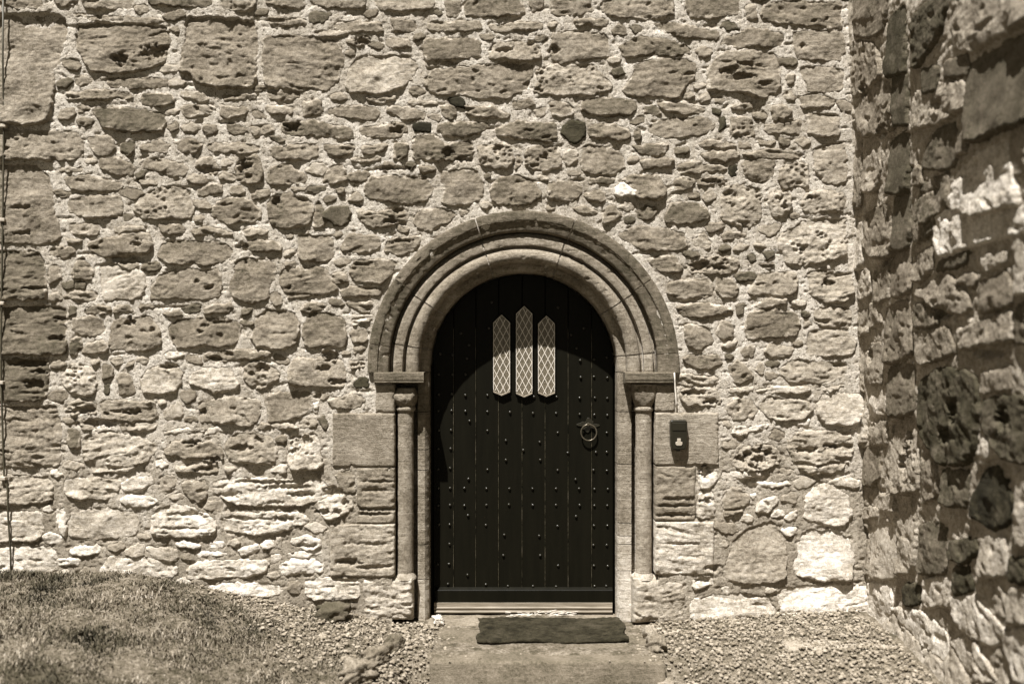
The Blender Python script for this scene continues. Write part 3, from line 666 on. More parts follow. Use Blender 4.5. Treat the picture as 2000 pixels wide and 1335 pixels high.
def lay_stone(kind, P, prot, seed, s, to3, holes, amp=1.0, warp=1.0, back=0.03):
    """height-field block: outline P in wall metres; returns verts, quads, origin"""
    Pc = chaikin(chaikin(P, 0.11 if kind != 'a' else 0.08, 1), 0.25 if kind != 'a' else 0.2, 1)
    u0, v0 = Pc.min(0)-0.024; u1, v1 = Pc.max(0)+0.024
    nu = max(4, int((u1-u0)/s)+1); nv = max(4, int((v1-v0)/s)+1)
    u, v = np.meshgrid(np.linspace(u0, u1, nu), np.linspace(v0, v1, nv))
    wu = u + warp*(0.012*perlin(u*13, v*13, 41) + 0.007*perlin(u*46, v*46, 42))
    wv = v + warp*(0.010*perlin(u*13, v*13, 43) + 0.007*perlin(u*46, v*46, 44))
    d = poly_sd(Pc, wu, wv) + OFF
    wd = min(0.010, 0.3*min(u1-u0, v1-v0))
    t = np.clip(d/wd*(1+0.8*perlin(u*17, v*17, 45)), 0, 1); prof = (1-(1-t)**2)*(0.78+0.5*perlin(u*8, v*8, 46))
    r = random.Random(seed)
    tilt = (u-u.mean())*r.uniform(-.03, .03) - (v-v.mean())*r.uniform(0.05, 0.17)
    if kind in 'rsp':
        um, vm = u.mean(), v.mean(); fc = 1e9; sl_ = 0.20 if kind == 'r' else 0.12
        for _ in range(5):
            a_ = r.uniform(0, 6.283); g_ = r.uniform(.03, sl_)
            fc = np.minimum(fc, r.uniform(.001, .010) + g_*((u-um)*math.cos(a_) + (v-vm)*math.sin(a_)) + 0.002*perlin(u*31, v*37, 49))
        tilt = tilt + np.clip(fc, -.009, .012)
    h = -0.001 + prof*(prot*1.25 + 0.001 + tilt) + relief(kind, u, v, seed, amp)*(0.25+0.75*prof)
    h = dig_holes(u, v, h, holes)
    h = np.where(d < 0, np.minimum(h, -0.003) + d*2.8, h); h = np.maximum(h, -back-0.02)
    keep = d > -1.9*s
    idx = -np.ones(u.shape, np.int64); idx[keep] = np.arange(keep.sum())
    q = np.stack((idx[:-1,:-1], idx[:-1,1:], idx[1:,1:], idx[1:,:-1]), -1).reshape(-1, 4)
    q = q[(q >= 0).all(1)]
    V = to3(u[keep], v[keep], h[keep])
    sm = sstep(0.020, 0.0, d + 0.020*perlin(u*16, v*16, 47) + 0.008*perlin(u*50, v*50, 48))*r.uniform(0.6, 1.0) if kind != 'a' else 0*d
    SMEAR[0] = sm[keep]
    return V, q
SMEAR = [None]

def front3(u, v, h): return np.stack((u, -h, v), -1)
TILT = 0.0307; SX0 = 1.991
def side3(u, v, h): return np.stack((SX0 - TILT*v - h, -u, v), -1)
def side_uv(px, py):
    """photo pixel -> metres along and up the side wall"""
    a = (px-1000.0)/FPX; b = (py-667.0)/FPX
    t = (SX0 - TILT*CAMZ)/(a - TILT*b)
    return (CAMD - t, CAMZ - b*t)

def bed_stones(u, v, h, outlines, warp, depth):
    """the mortar stops at each stone's outline"""
    us = u[0]; vs = v[:,0]
    for kind, P in outlines:
        Pc = chaikin(chaikin(P, 0.11 if kind != 'a' else 0.08, 1), 0.25 if kind != 'a' else 0.2, 1)
        i0, i1 = np.searchsorted(us, (Pc[:,0].min()-.02, Pc[:,0].max()+.02)); j0, j1 = np.searchsorted(vs, (Pc[:,1].min()-.02, Pc[:,1].max()+.02))
        if i1-i0 < 2 or j1-j0 < 2: continue
        a = u[j0:j1, i0:i1]; b = v[j0:j1, i0:i1]
        wu = a + warp*(0.012*perlin(a*13, b*13, 41) + 0.007*perlin(a*46, b*46, 42))
        wv = b + warp*(0.010*perlin(a*13, b*13, 43) + 0.007*perlin(a*46, b*46, 44))
        h[j0:j1, i0:i1] -= depth*sstep(0.006, 0.018, poly_sd(Pc, wu, wv) + OFF)
    return h
def tone_of(t):
    if t > .48: return float(np.interp(t, (.48, .54, .60, .70, .80), (.34, .44, .56, .70, .80)))
    return 1.12*t**1.75 + (0.022 if t > .2 else 0)
def grow(P, f):
    c = np.mean(P, 0); return [tuple(c + (np.array(p)-c)*f) for p in P]
def parse(txt):
    out = []
    for ln in txt.strip().split('\n'):
        p = ln.split(); pts = [tuple(float(c) for c in q.split(',')) for q in p[3:]]
        out.append((p[0], float(p[1])/100, float(p[2])/1000, pts))
    return [(a, tone_of(b), c, d) for a, b, c, d in out]
def area(P):
    P = np.asarray(P); Q = np.roll(P, -1, 0); return abs((P[:,0]*Q[:,1]-P[:,1]*Q[:,0]).sum())/2

def stuff_part(name, batch, mat, parent):
    vs = []; qs = []; n = 0
    for V, q in batch:
        vs.append(V); qs.append(q+n); n += len(V)
    o = mesh_np(name, np.concatenate(vs)-np.array(parent_loc(parent)), np.concatenate(qs), mat, parent); o['kind'] = 'stuff'
    return o

# door opening in wall metres
ACX, ACZ = 22/350.0, 485/350.0           # centre of the arch
def in_opening(u, v):
    arch = (np.hypot(u-ACX, v-ACZ) < 292/350.0) & (v > ACZ-0.02)
    low = (u > -0.668) & (u < 0.812) & (v <= ACZ) & (v > -0.3)
    mid = (u > -0.742) & (u < 0.885) & (v <= ACZ) & (v > 1.335)
    return arch | low | mid

# ---- the front wall
wall = empty('stone_wall', (-1.2, 0, 0), 'sunlit rubble wall of pale weathered sandstone and mortar around the arched door', 'wall')
S = 0.0062
stones = []
for i, (k, t, pr, pts) in enumerate(parse(FRONT)):
    P = [((x-1000)/350.0, (1200-y)/350.0) for x, y in pts]
    stones.append((k, t, pr, P, i))
# courses carried on beyond the frame
rr = random.Random(5); extra = []
def fill(u0, u1, v0, v1, out):
    z = v0
    while z < v1-0.06:
        ch = rr.uniform(0.08, 0.2); x = u0
        while x < u1-0.08:
            ww = min(rr.uniform(0.14, 0.42), u1-x)
            if ww > 0.08:
                out.append((rr.choice('rrs'), rr.uniform(0.34, 0.5), rr.uniform(.005,.012),
                  [(x+.012, z+.012), (x+ww-.012, z+.012+rr.uniform(0,.02)), (x+ww-.012, z+ch-.012), (x+ww*.5, z+ch-.006), (x+.012, z+ch-.012-rr.uniform(0,.02))], 900+len(out)))
            x += ww
        z += ch
fill(-3.6, 1.86, 3.48, 3.95, extra); fill(-3.6, -2.98, 0.05, 3.46, extra)
# small packing stones in the wide joints
gu, gv = np.meshgrid(np.arange(-2.95, 1.86, .008), np.arange(-.02, 3.46, .008)); gap = np.full(gu.shape, -0.3)
def cover(P, off):
    P = np.asarray(P); pad = .16
    i0, i1 = np.searchsorted(gu[0], (P[:,0].min()-pad, P[:,0].max()+pad)); j0, j1 = np.searchsorted(gv[:,0], (P[:,1].min()-pad, P[:,1].max()+pad))
    if i1 <= i0 or j1 <= j0: return
    gap[j0:j1, i0:i1] = np.maximum(gap[j0:j1, i0:i1], poly_sd(P, gu[j0:j1, i0:i1], gv[j0:j1, i0:i1]) + off)
for k_, t_, p_, P_, i_ in stones: cover(chaikin(P_, .2, 1), OFF)
for a_, b_, c_, d_ in ((640,780,800,1130),(690,780,740,810),(1270,1406,800,910),(1270,1362,905,1020),(1270,1398,1010,1125),(1270,1325,740,810),(590,815,1122,1215),(1225,1345,1122,1220)):
    cover([((a_-1000)/350, (1200-d_)/350), ((b_-1000)/350, (1200-d_)/350), ((b_-1000)/350, (1200-c_)/350), ((a_-1000)/350, (1200-c_)/350)], 0)
gap = np.maximum(gap, np.where(gv > 1.3, .88-np.hypot(gu-ACX, gv-ACZ), -1)); gap = np.maximum(gap, np.where((gu > -.7) & (gu < .85) & (gv < 1.4), .1, -1))
gap = np.maximum(gap, np.where(gv < .25*sstep(-.75, -2.3, gu)-.02, .1, -1))
fillers = []
for n_ in range(420):
    j_ = np.argmin(gap); rad = -gap.flat[j_]
    if rad < .036: break
    x_, z_ = gu.flat[j_], gv.flat[j_]; r_ = min(rad-.015, .04); ex = rr.uniform(1.1, 2.0); an = rr.uniform(-.25, .25); m_ = rr.randint(5, 7)
    P_ = []
    for q_ in range(m_):
        a_ = 2*math.pi*(q_+rr.uniform(-.25, .25))/m_; w_ = r_*rr.uniform(.8, 1.15); e_ = w_*ex*math.cos(a_); f_ = w_*.85*math.sin(a_)
        P_.append((x_+e_*math.cos(an)-f_*math.sin(an), z_+e_*math.sin(an)+f_*math.cos(an)))
    cover(P_, .004); tt = rr.choice((.26, .34, .38, .42, .46, .5)) if z_ > .9 else rr.uniform(.42, .68)
    fillers.append((rr.choice('rrsa'), tone_of(tt), rr.uniform(.003, .009), P_, 1500+n_))
U0, U1, V0, V1 = -3.6, 2.03, -0.16, 3.95
nu = int((U1-U0)/0.0068); nv = int((V1-V0)/0.0068)
u, v = np.meshgrid(np.linspace(U0, U1, nu), np.linspace(V0, V1, nv))
h = 0.0035*fbm(u*6, v*6, 51, 3) + 0.0018*fbm(u*46, v*46, 52, 3, 0.7) - 0.006*sstep(0.42, 0.6, perlin(u*48, v*58, 53)) + 0.001
h = h - 0.007*sstep(0.35, 0.65, perlin(u*13, v*30, 54))
h = bed_stones(u, v, h, [(k, [((x-1000)/350.0, (1200-y)/350.0) for x, y in pts]) for k, t, pr, pts in parse(FRONT)] + [(f[0], f[3]) for f in fillers], 1.0, 0.03)
h = dig_holes(u, v, h, [q for q in HOLES])
keep = ~in_opening(u, v)
idx = -np.ones(u.shape, np.int64); idx[keep] = np.arange(keep.sum())
q = np.stack((idx[:-1,:-1], idx[:-1,1:], idx[1:,1:], idx[1:,:-1]), -1).reshape(-1, 4); q = q[(q >= 0).all(1)]
mesh_np('mortar', front3(u[keep], v[keep], h[keep]) - np.array((-1.2,0,0)), q, M_MORTAR, wall)
m = MB()                                               # the thickness of the wall behind the face
m.box(-3.6, -0.72, 0.07, 0.75, -0.3, 3.95); m.box(0.87, 2.6, 0.07, 0.75, -0.3, 3.95)
m.box(-0.72, 0.87, 0.30, 0.75, -0.3, 3.95)
m.box(-0.72, 0.87, 0.07, 0.30, ACZ+0.80, 3.95)
m.build('wall_core', M_MORTAR, wall)
stones.sort(key=lambda s: -area(s[3]))
rest = []; rest_t = []
for n, (k, t, pr, P, i) in enumerate(stones):
    V, q = lay_stone(k, P, pr, i+1, S, front3, HOLES, 1.35 if k == 's' and t > .26 else 1.0)
    V = V[:, :]
    r = random.Random(i*7+1)
    if n < 299:
        c = np.array((np.mean([p[0] for p in P]), 0.0, np.mean([p[1] for p in P])))
        o = mesh_np('stone', V - c, q, M_STONE, wall, tuple(c - np.array((-1.2,0,0))))
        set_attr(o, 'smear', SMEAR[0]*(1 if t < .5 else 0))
        o.color = (t, 0.25*r.random() if t > 0.3 else 0.0, 0.12*r.random(), 1)
    else: rest.append((V, q)); rest_t.append(np.full(len(V), t/.28-1))
for k, t, pr, P, i in fillers:
    V, q = lay_stone(k, P, pr, i, S, front3, HOLES); rest.append((V, q)); rest_t.append(np.full(len(V), t/.28-1))
o = stuff_part('small_stones', rest, M_STONE, wall); o.color = (0.28, 0.1, 0.05, 1); set_attr(o, 'tvar', np.concatenate(rest_t))
o = stuff_part('outer_stones', [lay_stone(k, P, pr, i, 0.012, front3, []) for (k, t, pr, P, i) in extra], M_STONE, wall); o.color = (0.25, 0.1, 0.1, 1)

# ---- the side wall, coming forward on the right
SIDE = """
r 30 8 1668,-40 1735,-60 1724,55 1700,70 1668,65
a 24 8 1735,40 1765,12 1768,138 1731,145
c 34 14 1667,82 1710,90 1720,150 1690,178 1669,188
a 27 8 1742,155 1770,150 1773,240 1748,240
c 38 12 1672,205 1715,160 1735,165 1744,248 1710,260 1685,260
a 24 8 1740,280 1760,262 1774,265 1774,370 1740,375
c 40 8 1690,270 1715,250 1720,330 1711,372 1686,372
c 42 8 1669,240 1684,262 1682,400 1669,400
c 26 16 1782,30 1850,-20 1840,60 1800,118 1782,128
c 46 16 1860,20 1920,-20 2030,-40 2030,25 1900,98 1870,88
a 28 14 1893,130 2040,40 2050,205 1902,274 1890,200
a 32 10 1845,125 1888,105 1893,128 1888,145 1845,150
a 26 10 1800,135 1835,130 1830,175 1805,180
c 50 12 1785,185 1830,165 1880,160 1884,210 1830,240 1785,250
r 29 10 1808,290 1830,255 1862,240 1867,310 1850,330 1805,325
r 33 8 1870,266 1889,257 1887,296 1871,304
r 44 8 1975,255 2040,215 2040,318 1975,345
c 62 10 1872,332 1960,272 1973,340 1990,398 1900,418 1852,398
c 40 8 1786,330 1800,328 1803,358 1786,364
c 26 14 1800,362 1848,342 1852,398 1810,438 1790,430
a 26 8 1746,390 1775,375 1776,480 1748,485
c 40 10 1690,420 1735,400 1744,470 1740,500 1700,500 1686,470
c 24 14 1786,402 1824,374 1828,448 1790,474
c 60 12 1836,405 1900,424 1996,402 2030,398 2030,445 1930,468 1842,498 1832,450
c 38 12 1786,500 1820,482 1822,525 1800,548 1786,550
a 30 9 1836,512 1890,490 1886,514 1832,530
r 38 16 1790,572 1850,532 1872,560 1895,594 1885,610 1850,610
r 36 10 1870,550 1895,530 1910,545 1900,560
c 56 9 1920,502 1965,490 1966,514 1925,528
r 33 12 1910,556 1966,530 1976,590 1920,610
c 25 16 1787,594 1830,584 1832,634 1790,640
r 40 9 1741,492 1775,490 1778,570 1741,578
c 42 10 1708,532 1734,502 1737,580 1712,590
r 33 10 1731,600 1775,586 1783,690 1731,708
c 36 14 1787,652 1850,640 1860,688 1800,714
c 42 16 1875,642 1970,606 1980,664 1880,680
r 30 10 1984,598 2040,575 2040,668 1986,672
c 44 12 1669,540 1698,526 1703,578 1671,585
c 44 10 1674,612 1694,602 1697,648 1679,658
r 48 16 1690,692 1704,672 1723,674 1723,748 1692,744
c 42 10 1701,594 1721,588 1723,628 1703,638
r 28 10 1735,716 1785,710 1787,804 1740,810
r 54 10 1701,766 1729,762 1731,808 1703,813
c 22 22 1800,748 1840,722 1900,738 1908,800 1893,896 1840,898 1806,850 1797,790
r 44 10 1918,732 1970,718 1974,758 1921,768
c 22 16 1922,782 1984,776 2030,790 2030,905 1960,888 1927,840
p 40 12 1741,822 1790,817 1794,956 1746,958
r 36 20 1669,882 1711,872 1719,928 1704,948 1681,938
c 46 12 1701,826 1733,822 1733,868 1703,868
c 42 12 1801,872 1820,862 1834,958 1806,978
c 24 16 1842,917 1893,922 1888,988 1846,983
r 12 14 1906,958 1930,918 1952,918 1980,980 1974,1018 1940,1028 1902,1004
c 46 12 1721,962 1744,967 1749,998 1721,993
c 42 14 1681,986 1714,991 1714,1010 1683,1014
r 48 12 1703,1032 1744,1022 1749,1128 1706,1124
c 56 10 1752,1004 1788,966 1790,1108 1757,1118
r 21 12 1796,1027 1844,1022 1847,1110 1838,1120 1798,1114
c 20 14 1856,1057 1904,1052 1907,1080 1880,1098 1859,1090
r 16 12 1970,1092 2030,1090 2030,1140 1972,1136
r 18 14 1766,1142 1797,1142 1796,1178 1771,1180
c 18 14 1862,1110 1890,1104 1900,1150 1869,1160
c 50 14 1915,1055 1962,1048 1966,1120 1918,1128
c 56 12 1690,1140 1738,1146 1742,1196 1722,1226 1692,1190
c 62 14 1745,1188 1800,1194 1850,1240 1850,1290 1790,1244
c 58 12 1805,1130 1856,1130 1862,1180 1808,1184
c 60 14 1862,1168 1905,1166 1960,1230 1940,1260 1880,1230
c 60 14 1858,1248 1900,1246 1950,1330 1900,1330
c 55 14 1972,1150 2030,1148 2030,1215 1975,1218
c 58 12 1955,1238 2030,1228 2030,1330 1990,1330
c 50 10 1984,420 2030,405 2030,560 1986,572
c 50 10 1670,430 1684,424 1686,520 1671,524
c 52 8 1670,760 1690,770 1692,860 1671,864
c 48 10 1670,1030 1696,1030 1698,1120 1672,1118
c 60 10 1918,850 1950,880 1926,905 1912,900
c 48 10 1985,925 2030,918 2030,1070 1988,1060
"""
swall = empty('side_wall', (SX0, -0.9, 0), 'shaded rough rubble wall crusted with lichen jutting forward at the right', 'wall')
LS = np.array((SX0, -0.9, 0))
nu = int(2.9/0.0085); nv = int(4.15/0.0085)
u, v = np.meshgrid(np.linspace(-0.06, 2.84, nu), np.linspace(-0.3, 3.95, nv))
h = 0.005*fbm(u*5, v*5, 61, 3) + 0.0045*fbm(u*23, v*27, 62, 4, 0.62) - 0.008*sstep(0.3, 0.55, perlin(u*20, v*24, 63)) - 0.004
h = bed_stones(u, v, h, [(k, grow([side_uv(x, y) for x, y in pts], 1.10)) for k, t, pr, pts in parse(SIDE)], 0.9, 0.05)
h = h + 0.05*sstep(0.22, -0.1, v) + 0.05*sstep(0.07, 0.0, u)*0.3
hole_s = [(side_uv(x, y)+(a, b, d)) for (x, y, a, b, d) in
          ((1725,255,.06,.03,.03),(1690,175,.05,.04,.03),(1830,205,.05,.03,.03),(1865,800,.05,.06,.04),(1850,850,.06,.04,.04),(1770,880,.03,.05,.04),
           (1765,905,.03,.04,.04),(1775,850,.03,.03,.03),(1700,690,.05,.05,.03),(1960,820,.05,.05,.04),(1840,610,.08,.03,.04),(1930,690,.12,.02,.04))]
h = dig_holes(u, v, h, hole_s)
idx = np.arange(u.size).reshape(u.shape)
q = np.stack((idx[:-1,:-1], idx[1:,:-1], idx[1:,1:], idx[:-1,1:]), -1).reshape(-1, 4)
M_SMORTAR = stone_material('encrusted_mortar', 0.2, 0.8)
o = mesh_np('mortar', side3(u.ravel(), v.ravel(), h.ravel()) - LS, q, M_SMORTAR, swall); o.color = (0.40, 0.3, 0.25, 1)
m = MB(); m.box(SX0+0.10, SX0+0.7, -2.84, 0.07, -0.3, 3.95); m.build('wall_core', M_MORTAR, swall)
for i, (k, t, pr, pts) in enumerate(parse(SIDE)):
    P = grow([side_uv(x, y) for x, y in pts], 1.10)
    P = P[::-1]
    V, q = lay_stone(k, P, pr*.55+.004, 400+i, 0.0075, side3, hole_s, 0.68, 0.9, 0.05)
    c = np.array((SX0 - TILT*np.mean([p[1] for p in P]), -np.mean([p[0] for p in P]), np.mean([p[1] for p in P])))
    o = mesh_np('stone', V - c, q[:, ::-1], M_CRUST, swall, tuple(c - LS))
    r = random.Random(i)
    t *= r.uniform(.75, 1.3); o.color = (t*.85 if k == 'a' else min(.7, t*1.0), {'c': 0.4, 'p': 0.3, 'r': 0.15, 'a': 0.0}.get(k, 0.2) if t > 0.12 else 0.12, 0.6 if t < 0.12 else 0.25*r.random(), 1)
ex2 = []; fill(1.86, 2.84, 0.0, 3.9, ex2); fill(0.05, 1.86, 3.62, 3.95, ex2)
bt = [lay_stone(k, P, pr, i, 0.014, side3, []) for (k, t, pr, P, i) in ex2]
o = stuff_part('outer_stones', [(V, q[:, ::-1]) for V, q in bt], M_CRUST, swall); o.color = (0.2, 0.5, 0.3, 1)

# ------------------------------------------------------------------ the doorway of dressed stone
DL = np.array((ACX, 0.0, 0.0))
door_way = empty('arched_doorway', tuple(DL), 'round arched stone doorway with moulded rings, imposts and slender columns', 'doorway')
def block(name, x0, x1, z0, z1, yf, yb, tone, kind='a', seed=1, amp=1.0, holes=(), crust=0.1, rnd=0.006, soot=0.03):
    """squared block with a worn, bedded front face"""
    s = 0.0065; nx = max(3, int((x1-x0)/s)); nz = max(3, int((z1-z0)/s))
    X, Z = np.meshgrid(np.linspace(x0, x1, nx), np.linspace(z0, z1, nz))
    d = np.minimum(np.minimum(X-x0, x1-X), np.minimum(Z-z0, z1-Z))
    rv = rnd*(1.15+1.1*perlin(X*11+seed, Z*11, 55)).clip(.35, 3); t = np.clip(d/rv, 0, 1); e = (1-np.sqrt(1-(1-t)**2))*rv
    e = e + 0.010*sstep(.34, .6, perlin(X*24+seed, Z*26, 56))*sstep(.028, .004, d)
    hh = relief(kind, X, Z, seed, amp)*np.clip(d/0.012, 0.15, 1) - e
    hh = dig_holes(X, Z, hh, list(holes))
    ex = 0.0022*perlin(Z*30, X*3, seed+5)*(d < s*0.6)
    F = np.stack((X+ex, yf-hh, Z+ex), -1).reshape(-1, 3)
    id_ = np.arange(X.size).reshape(X.shape)
    q = np.stack((id_[:-1,:-1], id_[:-1,1:], id_[1:,1:], id_[1:,:-1]), -1).reshape(-1, 4)
    ring = np.concatenate((id_[0,:], id_[1:,-1], id_[-1,-2::-1], id_[-2:0:-1,0]))
    B = F[ring].copy(); B[:,1] = yb; n0 = len(F); k = len(ring)
    sd = np.stack((ring, np.roll(ring,-1), n0+(np.arange(k)+1) % k, n0+np.arange(k)), -1)[:, ::-1]
    V = np.concatenate((F, B)); c = np.array(((x0+x1)/2, yf, (z0+z1)/2))
    o = mesh_np(name, V-c, [q, sd], M_ASHLAR, door_way, tuple(c-DL)); o.color = (tone_of(tone), crust, soot, 1)
    return o
def pxb(a, b, c, d): return (a-1000)/350.0, (b-1000)/350.0, (1200-d)/350.0, (1200-c)/350.0
JB = [(650,771,806,910,.42,'a',.006),(697,771,912,1020,.42,'s',.004),(645,771,1022,1124,.50,'s',.004),(734,771,749,804,.42,'a',.004),
      (1280,1403,805,907,.45,'a',.006),(1280,1358,909,1015,.40,'s',.004),(1280,1394,1017,1120,.58,'s',.005),(1280,1318,749,803,.42,'a',.004)]
for i, (a, b, c, d, t, k, pr) in enumerate(JB):
    x0, x1, z0, z1 = pxb(a, b, c, d)
    block('jamb_stone', x0, x1, z0, z1, -pr-0.006, 0.15, t, k, 60+i, 0.75 if k == 's' else 0.5, HOLES, 0.08)
for i, (a, b, c, d, t) in enumerate([(707,806,1127,1212,.66),(1236,1340,1127,1216,.62)]):
    x0, x1, z0, z1 = pxb(a, b, c, d)
    block('base_stone', x0, x1, z0, z1, -0.004, 0.16, t-.10, 's', 80+i, 1.1, (), 0.3, 0.026)

def worn(P, seed, amp=0.0014):
    """small unevenness along the stone, bedding runs level"""
    n1 = 0.6*fbm(P[:,0]*9, P[:,2]*26, seed, 3); n2 = fbm(P[:,0]*40, P[:,2]*40+P[:,1]*40, seed+9, 2)
    return amp*(n1 + 0.6*n2)
def sweep(name, prof, th0, th1, tone, seed, parent=door_way, mat=None, gap=0.0035, drop=0.0, amp=0.0016, chips=()):
    prof = np.asarray(prof, float); R = prof[:,0]/350.0; Y = prof[:,1]
    rm = R.mean(); g = gap/rm
    pts = []
    if th0 <= 0.001 and drop: pts += [(0.0, -dz) for dz in np.linspace(drop, 0.008, 4)]
    a0 = th0 + (0 if th0 <= 0.001 and drop else g); a1 = th1 - (0 if th1 >= math.pi-0.001 and drop else g)
    pts += [(t, 0.0) for t in np.linspace(a0, a1, max(6, int((a1-a0)*rm/0.009)))]
    if th1 >= math.pi-0.001 and drop: pts += [(math.pi, -dz) for dz in np.linspace(0.008, drop, 4)]
    rows = []
    for t, dz in pts:
        rows.append(np.stack((ACX + R*math.cos(t), Y, ACZ + R*math.sin(t) + dz + 0*R), -1))
    V = np.array(rows); n, k = V.shape[:2]; Vf = V.reshape(-1, 3)
    dd = worn(Vf, seed, amp)
    th_ = np.arctan2(Vf[:,2]-ACZ, Vf[:,0]-ACX); rr0 = np.hypot(Vf[:,0]-ACX, Vf[:,2]-ACZ)*350
    if name == 'voussoir':
        outer = sstep(283, 290, rr0)
        dd = dd + outer*0.0045*sstep(.18, .5, perlin(th_*42, rr0*.03, seed+70))*sstep(-.2, .3, perlin(th_*5, rr0*.01, seed+71)) \
            + 0.009*sstep(.48, .66, perlin(Vf[:,0]*24, Vf[:,2]*28, seed+72))*sstep(-.1, .3, perlin(Vf[:,0]*5, Vf[:,2]*5, seed+73))
    endfade = np.ones((n, k)); 
    Vf = Vf.copy(); Vf[:,1] += dd
    rad = Vf - np.array((ACX, 0, ACZ)); rl = np.hypot(rad[:,0], rad[:,2])[:,None]
    Vf[:,[0,2]] += (rad[:,[0,2]]/rl)*(dd*0.8)[:,None]
    id_ = np.arange(n*k).reshape(n, k)
    q = np.stack((id_[:-1], id_[1:], np.roll(id_,-1,1)[1:], np.roll(id_,-1,1)[:-1]), -1).reshape(-1, 4)
    c = Vf.mean(0)
    o = mesh_np(name, Vf-c, [q, id_[0][None,:], id_[-1][None,::-1]], mat or M_ASHLAR, parent, tuple(c-DL))
    import bmesh
    bm = bmesh.new(); bm.from_mesh(o.data); bmesh.ops.recalc_face_normals(bm, faces=bm.faces); bm.to_mesh(o.data); bm.free()
    o.data.set_sharp_from_angle(angle=math.radians(48))
    o.color = (tone_of(tone), 0.15, 0.22, 1)
    return o
def dense(P, step):
    out = []
    for (a, b), (c, d) in zip(P, P[1:]):
        n = max(1, int(max(abs(c-a)/350.0, abs(d-b))/step))
        out += [(a+(c-a)*i/n, b+(d-b)*i/n) for i in range(n)]
    out.append(P[-1]); return out
OUT = dense([(303,.06),(303,-.024),(300.5,-.028),(286,-.028),(284,-.026),(283,-.019),(267,-.006),(264,-.002),(263,.003),(262.5,.06)], .009)
roll = [(217+13.5*math.cos(a), .037+13.5/350*-math.sin(a)) for a in np.linspace(math.radians(12), math.radians(172), 15)]
INN = dense([(261,.09),(261,.055),(255,.055),(254.5,.018),(252.5,.014),(239,.014),(237,.017),(236.5,.055),(231.5,.055),(231,.050)], .009) + roll + \
      dense([(203.5,.046),(203,.082),(192,.086),(189,.092),(187,.105),(187,.285),(200,.29),(255,.29)], .012)
jo = [0, 5.2, 34.4, 70.6, 108, 145.8, 171.5, 180]; ji = [0, 6.0, 33.5, 71.5, 108.5, 147, 170, 180]
for i in range(7):
    sweep('voussoir', OUT, math.radians(jo[i]), math.radians(jo[i+1]), (.33,.29,.28,.29,.30,.26,.28)[i], 10+i, drop=0.032)
    sweep('voussoir', INN, math.radians(ji[i]), math.radians(ji[i+1]), (.48,.44,.42,.45,.42,.40,.41)[i], 30+i, drop=0.032)
core_p = [(301.5,.07),(301.5,-.020),(284,-.020),(266,.002),(262,.07)]
sweep('joint_mortar', dense(core_p, .02), 0, math.pi, .6, 3, mat=M_MORTAR, gap=0, drop=.03, amp=.001)
core_p = [(258,.12),(258,.062),(253,.024),(239,.022),(235,.062),(229,.06),(224,.012),(210,.012),(205,.05),(204,.09),(190,.10),(189,.28),(258,.28)]
sweep('joint_mortar', dense(core_p, .02), 0, math.pi, .6, 4, mat=M_MORTAR, gap=0, drop=.03, amp=.001)

def mprism(name, poly, z0, z1, tone, seed, crust=0.1, amp=0.0015, bev=0.004):
    """upright stone from a plan outline (x,y)"""
    Pn = []
    n = len(poly)
    for i in range(n):
        a, b = poly[i], poly[(i+1) % n]; k = max(1, int(math.hypot(b[0]-a[0], b[1]-a[1])/0.018))
        Pn += [(a[0]+(b[0]-a[0])*j/k, a[1]+(b[1]-a[1])*j/k) for j in range(k)]
    Pn = np.array(Pn); nz = max(3, int((z1-z0)/0.012)); zz = np.linspace(z0, z1, nz); k = len(Pn)
    V = np.array([[(p[0], p[1], z) for p in Pn] for z in zz]).reshape(-1, 3)
    dd = worn(V, seed, amp); c0 = Pn.mean(0)
    V[:,1] += dd; V[:,0] += dd*np.sign(c0[0]-V[:,0])
    id_ = np.arange(nz*k).reshape(nz, k)
    q = np.stack((id_[:-1], np.roll(id_,-1,1)[:-1], np.roll(id_,-1,1)[1:], id_[1:]), -1).reshape(-1, 4)
    c = np.array((c0[0], c0[1], (z0+z1)/2))
    o = mesh_np(name, V-c, [q, id_[0][None,::-1], id_[-1][None,:]], M_ASHLAR, door_way, tuple(c-DL))
    import bmesh
    bm = bmesh.new(); bm.from_mesh(o.data); bmesh.ops.recalc_face_normals(bm, faces=bm.faces); bm.to_mesh(o.data); bm.free()
    o.data.set_sharp_from_angle(angle=math.radians(40)); o.color = (tone_of(tone), crust, 0.18, 1); return o
XL, XR = -0.472, 0.598
LP = [(-.533,.082),(XL-.022,.082),(XL,.108),(XL,.285),(-.70,.285),(-.70,.145),(-.533,.145)]
RP = [(.676,.082),(.676,.145),(.85,.145),(.85,.285),(XR,.285),(XR,.100),(XR+.014,.082)]
def courses(P, ys, tones, s0):
    for i in range(len(ys)-1):
        mprism('jamb_course', P, PZ(ys[i+1], .09)+.002, PZ(ys[i], .09)-.002, tones[i], s0+i, 0.15)
courses(LP, [726, 803, 877, 917, 1062, 1130, 1212], [.34,.34,.38,.44,.44,.52], 110)
courses(RP, [726, 803, 905, 1020, 1045, 1061, 1113, 1212], [.40,.40,.44,.50,.54,.54,.60], 130)
m = MB(); m.box(-.69, XL-.004, .150, .28, -.06, 1.35); m.build('joint_mortar', M_MORTAR, door_way)
m = MB(); m.box(XR+.004, .84, .150, .28, -.06, 1.35); m.build('joint_mortar', M_MORTAR, door_way)

